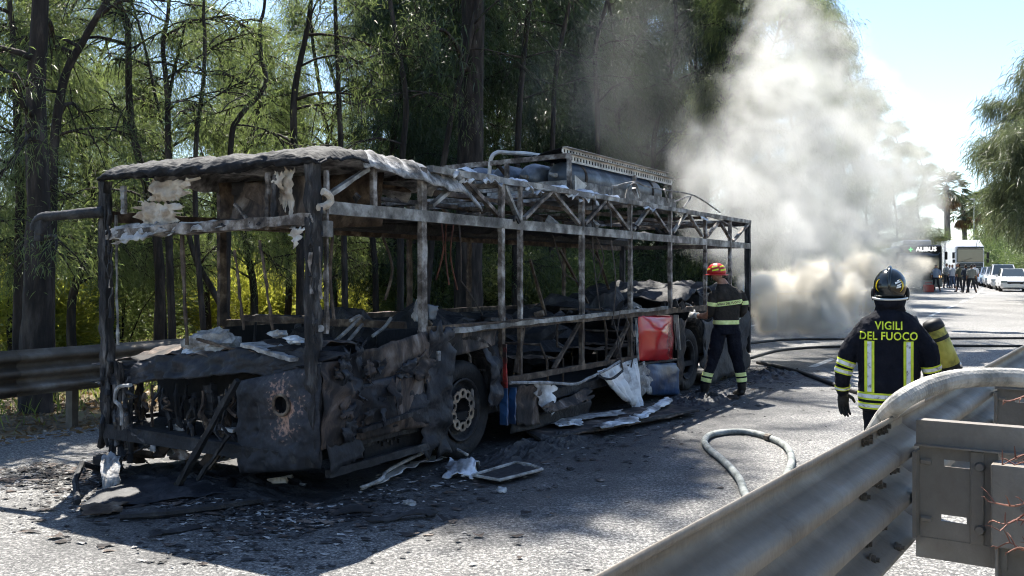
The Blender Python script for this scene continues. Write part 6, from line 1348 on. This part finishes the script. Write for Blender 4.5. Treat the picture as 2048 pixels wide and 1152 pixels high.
for i, (x, y, s_, mt, lab) in enumerate(((560, 972, .09, 'cream_lining', 'tan cracked block under the lamp panel'), (575, 962, .06, 'cream_lining', 'small tan chunk behind the cracked block'), (605, 975, .04, 'ash', 'little grey stone right of the tan block'), (1005, 985, .05, 'foil', 'bright scrap below the fallen window frame'), (1085, 850, .05, 'white_sheet', 'small white triangle under the torn skirt'), (1140, 940, .035, 'soot', 'black pebble right of the window frame'), (820, 1010, .05, 'ash', 'pale flake in the bus shadow near the wheel'), (1465, 800, .09, 'char_skin', 'scrap at the boots of the red helmeted firefighter'), (1430, 800, .12, 'soot', 'dark clod by the rear wheel'), (1540, 740, .08, 'soot', 'dark clod at the end of the black hose'))):
    g = G(x, y)
    o = MB().ellipsoid((0, 0, s_ * .35), (s_, s_ * .8, s_ * .5), 9, 6, fn=lambda q: q * (1 + .6 * nz((q.x * 1.6, q.y * 1.6, q.z * 1.6), 1, i * 7.1))).build('debris_chunk', mt, None, loc=(g.x, g.y, 0)); tag(o, lab, 'debris')
# pile of ash and scrap under the rear
for i, (u_, v_, su, sv, h_, mt, lab) in enumerate(((7.4, -.55, 1.3, .45, .07, 'char_skin_dark', 'heap of black debris below the torn white skirt'), (10.9, -.5, 1.2, .6, .09, 'char_skin_dark', 'heap of charred debris at the rear corner of the bus'), (2.9, -.35, 1.2, .35, .10, 'soot', 'low heap of charred debris behind the front wheel'), (.25, 1.3, .55, 1.3, .07, 'soot', 'heap of charred debris under the bus front'))):
    def fn(s, t):
        a, b = s * 2 - 1, t * 2 - 1; r_ = max(0, 1 - (a * a + b * b)); p = UV(u_ + a * su, v_ + b * sv)
        return (p.x, p.y, gz(p.y) + .002 + h_ * r_ * (.75 + .9 * nz((a * 4, b * 4, i * 3.3), 1.2)) if r_ > 0 else gz(p.y) - .01)
    o = MB().sheet(fn, 36, 30).build('debris_heap', mt, None, smooth=False); tag(o, lab, 'debris')
# bare twigs in the right foreground
tw = empty('bare_bush', (2.2, 2.6, 0), 0, 'reddish bare twigs at the right edge in front of the rail post', 'bush')
random.seed(3)
for pts in ([(2070, 1010), (2040, 1035), (2010, 1048), (1985, 1040)], [(2070, 1045), (2030, 1040), (2000, 1062)], [(2075, 1085), (2045, 1100), (2020, 1085), (1990, 1098)], [(2070, 1110), (2040, 1095), (2015, 1105)], [(2075, 780), (2050, 792), (2020, 802), (2006, 800)], [(2070, 905), (2040, 912), (2005, 930)], [(2060, 1000), (2030, 1012), (1990, 1006), (1975, 1002)], [(2070, 935), (2048, 925), (2030, 930)]):
    mb = MB(); Yt = 2.35; cp = [P(x, y, Yt + random.uniform(-.1, .1)) - tw.location for x, y in pts]; cc = catmull(cp, 4)
    mb.tube(cc, [.0036 - .0026 * i / len(cc) for i in range(len(cc))], 5); sh_ = part('twig', mb, 'twig', tw)
    for j in range(2, len(cc), 3):
        e = cc[j] + Vector((random.uniform(-.03, .0), random.uniform(-.03, .03), random.uniform(-.02, .04))); part('twiglet', MB().tube([cc[j], cc[j].lerp(e, .6) + Vector((0, 0, .004)), e], [.002, .0016, .0007], 4), 'twig', sh_)
part('stem', MB().tube([Vector((.55, 0, 0)), Vector((.5, -.2, .6)), Vector((.42, -.22, 1.2)), Vector((.38, -.25, 1.6))], [.012, .01, .007, .004], 6), 'twig', tw)
# ------------------------------------------------------------------ smoke: a fog volume filled by fields
def smoke_mat(name, col, aniso=.55, dens=1.0):
    m, n, out = new_mat(name); v = n.nodes.new('ShaderNodeVolumePrincipled'); v.inputs['Color'].default_value = (*col, 1); v.inputs['Density'].default_value = dens
    v.inputs['Anisotropy'].default_value = aniso; v.inputs['Density Attribute'].default_value = 'density'; n.links.new(v.outputs[0], out.inputs['Volume']); return m
def smoke(name, puffs, lo, hi, res, mat, nscale, thr, gain, warp, label, power=1.5):
    """puffs: (centre, (sx, sy, sz), weight) gaussian blobs; density = gain * max(0, sum - thr*noise)"""
    ng = bpy.data.node_groups.new(name, 'GeometryNodeTree'); ng.interface.new_socket('Geometry', in_out='OUTPUT', socket_type='NodeSocketGeometry')
    N, L = ng.nodes, ng.links
    pos = N.new('GeometryNodeInputPosition')
    no = N.new('ShaderNodeTexNoise'); no.inputs['Scale'].default_value = nscale * .55; no.inputs['Detail'].default_value = 3; L.new(pos.outputs[0], no.inputs['Vector'])
    sub = N.new('ShaderNodeVectorMath'); sub.operation = 'SUBTRACT'; sub.inputs[1].default_value = (.5, .5, .5); L.new(no.outputs['Color'], sub.inputs[0])
    scl = N.new('ShaderNodeVectorMath'); scl.operation = 'SCALE'; scl.inputs['Scale'].default_value = warp; L.new(sub.outputs[0], scl.inputs[0])
    wp = N.new('ShaderNodeVectorMath'); wp.operation = 'ADD'; L.new(pos.outputs[0], wp.inputs[0]); L.new(scl.outputs[0], wp.inputs[1])
    acc = None
    for c, s_, w_ in puffs:
        a = N.new('ShaderNodeVectorMath'); a.operation = 'SUBTRACT'; a.inputs[1].default_value = tuple(c); L.new(wp.outputs[0], a.inputs[0])
        b = N.new('ShaderNodeVectorMath'); b.operation = 'MULTIPLY'; b.inputs[1].default_value = tuple(1 / q for q in s_); L.new(a.outputs[0], b.inputs[0])
        d = N.new('ShaderNodeVectorMath'); d.operation = 'DOT_PRODUCT'; L.new(b.outputs[0], d.inputs[0]); L.new(b.outputs[0], d.inputs[1])
        e = N.new('ShaderNodeMath'); e.operation = 'MULTIPLY'; e.inputs[1].default_value = -1.0; L.new(d.outputs['Value'], e.inputs[0])
        f = N.new('ShaderNodeMath'); f.operation = 'EXPONENT'; L.new(e.outputs[0], f.inputs[0])
        g = N.new('ShaderNodeMath'); g.operation = 'MULTIPLY_ADD'; g.inputs[1].default_value = w_; L.new(f.outputs[0], g.inputs[0])
        if acc: L.new(acc.outputs[0], g.inputs[2])
        else: g.inputs[2].default_value = 0
        acc = g
    n2 = N.new('ShaderNodeTexNoise'); n2.inputs['Scale'].default_value = nscale; n2.inputs['Detail'].default_value = 6; n2.inputs['Roughness'].default_value = .68; L.new(wp.outputs[0], n2.inputs['Vector'])
    # envelope: capped sum of the puffs, eaten from the edge by the noise; inside, the noise opens rifts between the billows
    cp = N.new('ShaderNodeMath'); cp.operation = 'MINIMUM'; cp.inputs[1].default_value = 1.15; L.new(acc.outputs[0], cp.inputs[0])
    h = N.new('ShaderNodeMath'); h.operation = 'MULTIPLY_ADD'; h.inputs[1].default_value = -thr; L.new(n2.outputs['Fac'], h.inputs[0]); L.new(cp.outputs[0], h.inputs[2])
    mx = N.new('ShaderNodeMath'); mx.operation = 'MAXIMUM'; mx.inputs[1].default_value = 0; L.new(h.outputs[0], mx.inputs[0])
    pw = N.new('ShaderNodeMath'); pw.operation = 'POWER'; pw.inputs[1].default_value = power; L.new(mx.outputs[0], pw.inputs[0]); mx = pw
    gn = N.new('ShaderNodeMath'); gn.operation = 'MULTIPLY'; gn.inputs[1].default_value = gain; L.new(mx.outputs[0], gn.inputs[0])
    vc = N.new('GeometryNodeVolumeCube'); vc.inputs['Min'].default_value = lo; vc.inputs['Max'].default_value = hi
    vc.inputs['Resolution X'].default_value, vc.inputs['Resolution Y'].default_value, vc.inputs['Resolution Z'].default_value = res
    L.new(gn.outputs[0], vc.inputs['Density'])
    sm = N.new('GeometryNodeSetMaterial'); sm.inputs['Material'].default_value = M[mat]; L.new(vc.outputs[0], sm.inputs[0])
    out = N.new('NodeGroupOutput'); L.new(sm.outputs[0], out.inputs[0])
    me = bpy.data.meshes.new(name); me.materials.append(M[mat]); o = bpy.data.objects.new(name, me); COL.objects.link(o)
    md = o.modifiers.new('smoke', 'NODES'); md.node_group = ng; tag(o, label, 'smoke', kind='stuff'); return o
smoke_mat('smoke_white', (.80, .80, .78), .25); smoke_mat('smoke_warm', (.93, .885, .79), .3)
def pf_(x, y, Yd, sx, sy, sz, w_): return (P(x, y, Yd), (sx, sy, sz), w_)
dense = [pf_(1490, 590, 17.3, .5, .5, .4, .9), pf_(1530, 575, 17.8, .6, .6, .55, 1.1), pf_(1580, 590, 18.5, .7, .6, .55, 1.2), pf_(1625, 560, 19, .75, .7, .75, 1.25), pf_(1680, 590, 20, .8, .7, .6, 1.3), pf_(1720, 550, 21, .9, .8, .9, 1.25), pf_(1775, 580, 22, .9, .8, .7, 1.2), pf_(1815, 530, 23, .7, .9, 1.0, 1.0), pf_(1640, 630, 18.6, .6, .5, .25, 1.0), pf_(1570, 622, 18.2, .5, .5, .3, .9), pf_(1405, 603, 13.9, .10, .15, .12, 1.2), pf_(1396, 612, 13.9, .06, .1, .07, 1.0), pf_(1710, 640, 19.5, .6, .5, .22, .9), pf_(1780, 625, 21, .7, .6, .25, .9), pf_(1520, 640, 17.8, .5, .5, .25, .85), pf_(1620, 655, 18.4, .9, .6, .16, .85)]
smoke('smoke', dense, (3.0, 13.4, .02), (12.4, 26.5, 4.4), (165, 220, 78), 'smoke_warm', 2.2, 1.60, 22.0, 1.0, 'dense cream smoke billowing low along the road from the bus rear')
plume = [pf_(1350, 545, 15.8, .9, .8, .6, .80), pf_(1450, 530, 17.2, .9, .8, .7, .95), pf_(1540, 510, 19, 1.1, 1.0, .8, 1.1), pf_(1640, 510, 21, 1.2, 1.2, .8, 1.1), pf_(1750, 500, 23, 1.3, 1.2, .9, 1.15), pf_(1420, 440, 18.5, 1.1, 1.2, 1.2, .95), pf_(1500, 420, 20, 1.5, 1.5, 1.5, 1.1), pf_(1600, 450, 22, 1.7, 1.5, 1.5, 1.15), pf_(1700, 450, 24, 1.8, 1.6, 1.7, 1.2), pf_(1810, 440, 26, 1.3, 1.5, 1.9, 1.15), pf_(1450, 310, 22, 1.5, 1.5, 1.6, 1.0), pf_(1560, 300, 24, 1.9, 1.8, 1.8, 1.1), pf_(1690, 320, 26, 2.0, 1.8, 2.0, 1.15), pf_(1800, 330, 28, 1.6, 1.5, 1.9, 1.1), pf_(1505, 150, 25, 1.7, 1.8, 2.0, 1.0), pf_(1610, 150, 27, 2.0, 1.8, 2.1, 1.05), pf_(1700, 200, 28, 1.7, 1.5, 2.0, 1.0), pf_(1530, 10, 28, 1.8, 1.8, 2.0, .95), pf_(1610, -60, 30, 2.0, 2, 2.2, .95), pf_(1860, 220, 30, 1.7, 1.5, 2.4, .74), pf_(1370, 330, 19.5, .8, .8, .9, .75), pf_(1390, 230, 20, .7, .8, .9, .68), pf_(1850, 420, 28, .9, 1.2, 1.6, .9)]
smoke('smoke', plume, (.8, 14.0, .6), (17, 34, 13.5), (150, 185, 120), 'smoke_white', 1.25, 1.78, 1.5, 1.6, 'tall grey white smoke column rising behind the bus into the sky')
veil = [pf_(1040, 200, 15.5, .5, .6, 2.0, .8), pf_(1120, 180, 16.5, 1.2, 1.0, 2.2, .8), pf_(1230, 200, 17.5, 1.4, 1.0, 2.0, .9), pf_(1330, 220, 18, 1.2, 1.0, 2.0, .9), pf_(1300, 50, 18, 1.4, 1.0, 1.6, .8), pf_(960, 300, 14, .6, .5, .5, .6)]
smoke('smoke', veil, (-1.0, 13.0, 2.9), (6.5, 20.0, 8.0), (42, 40, 30), 'smoke_white', 1.1, 1.3, .12, 1.4, 'thin grey smoke veil hanging over the roof tanks')
bpy.data.scenes.remove(WORK)
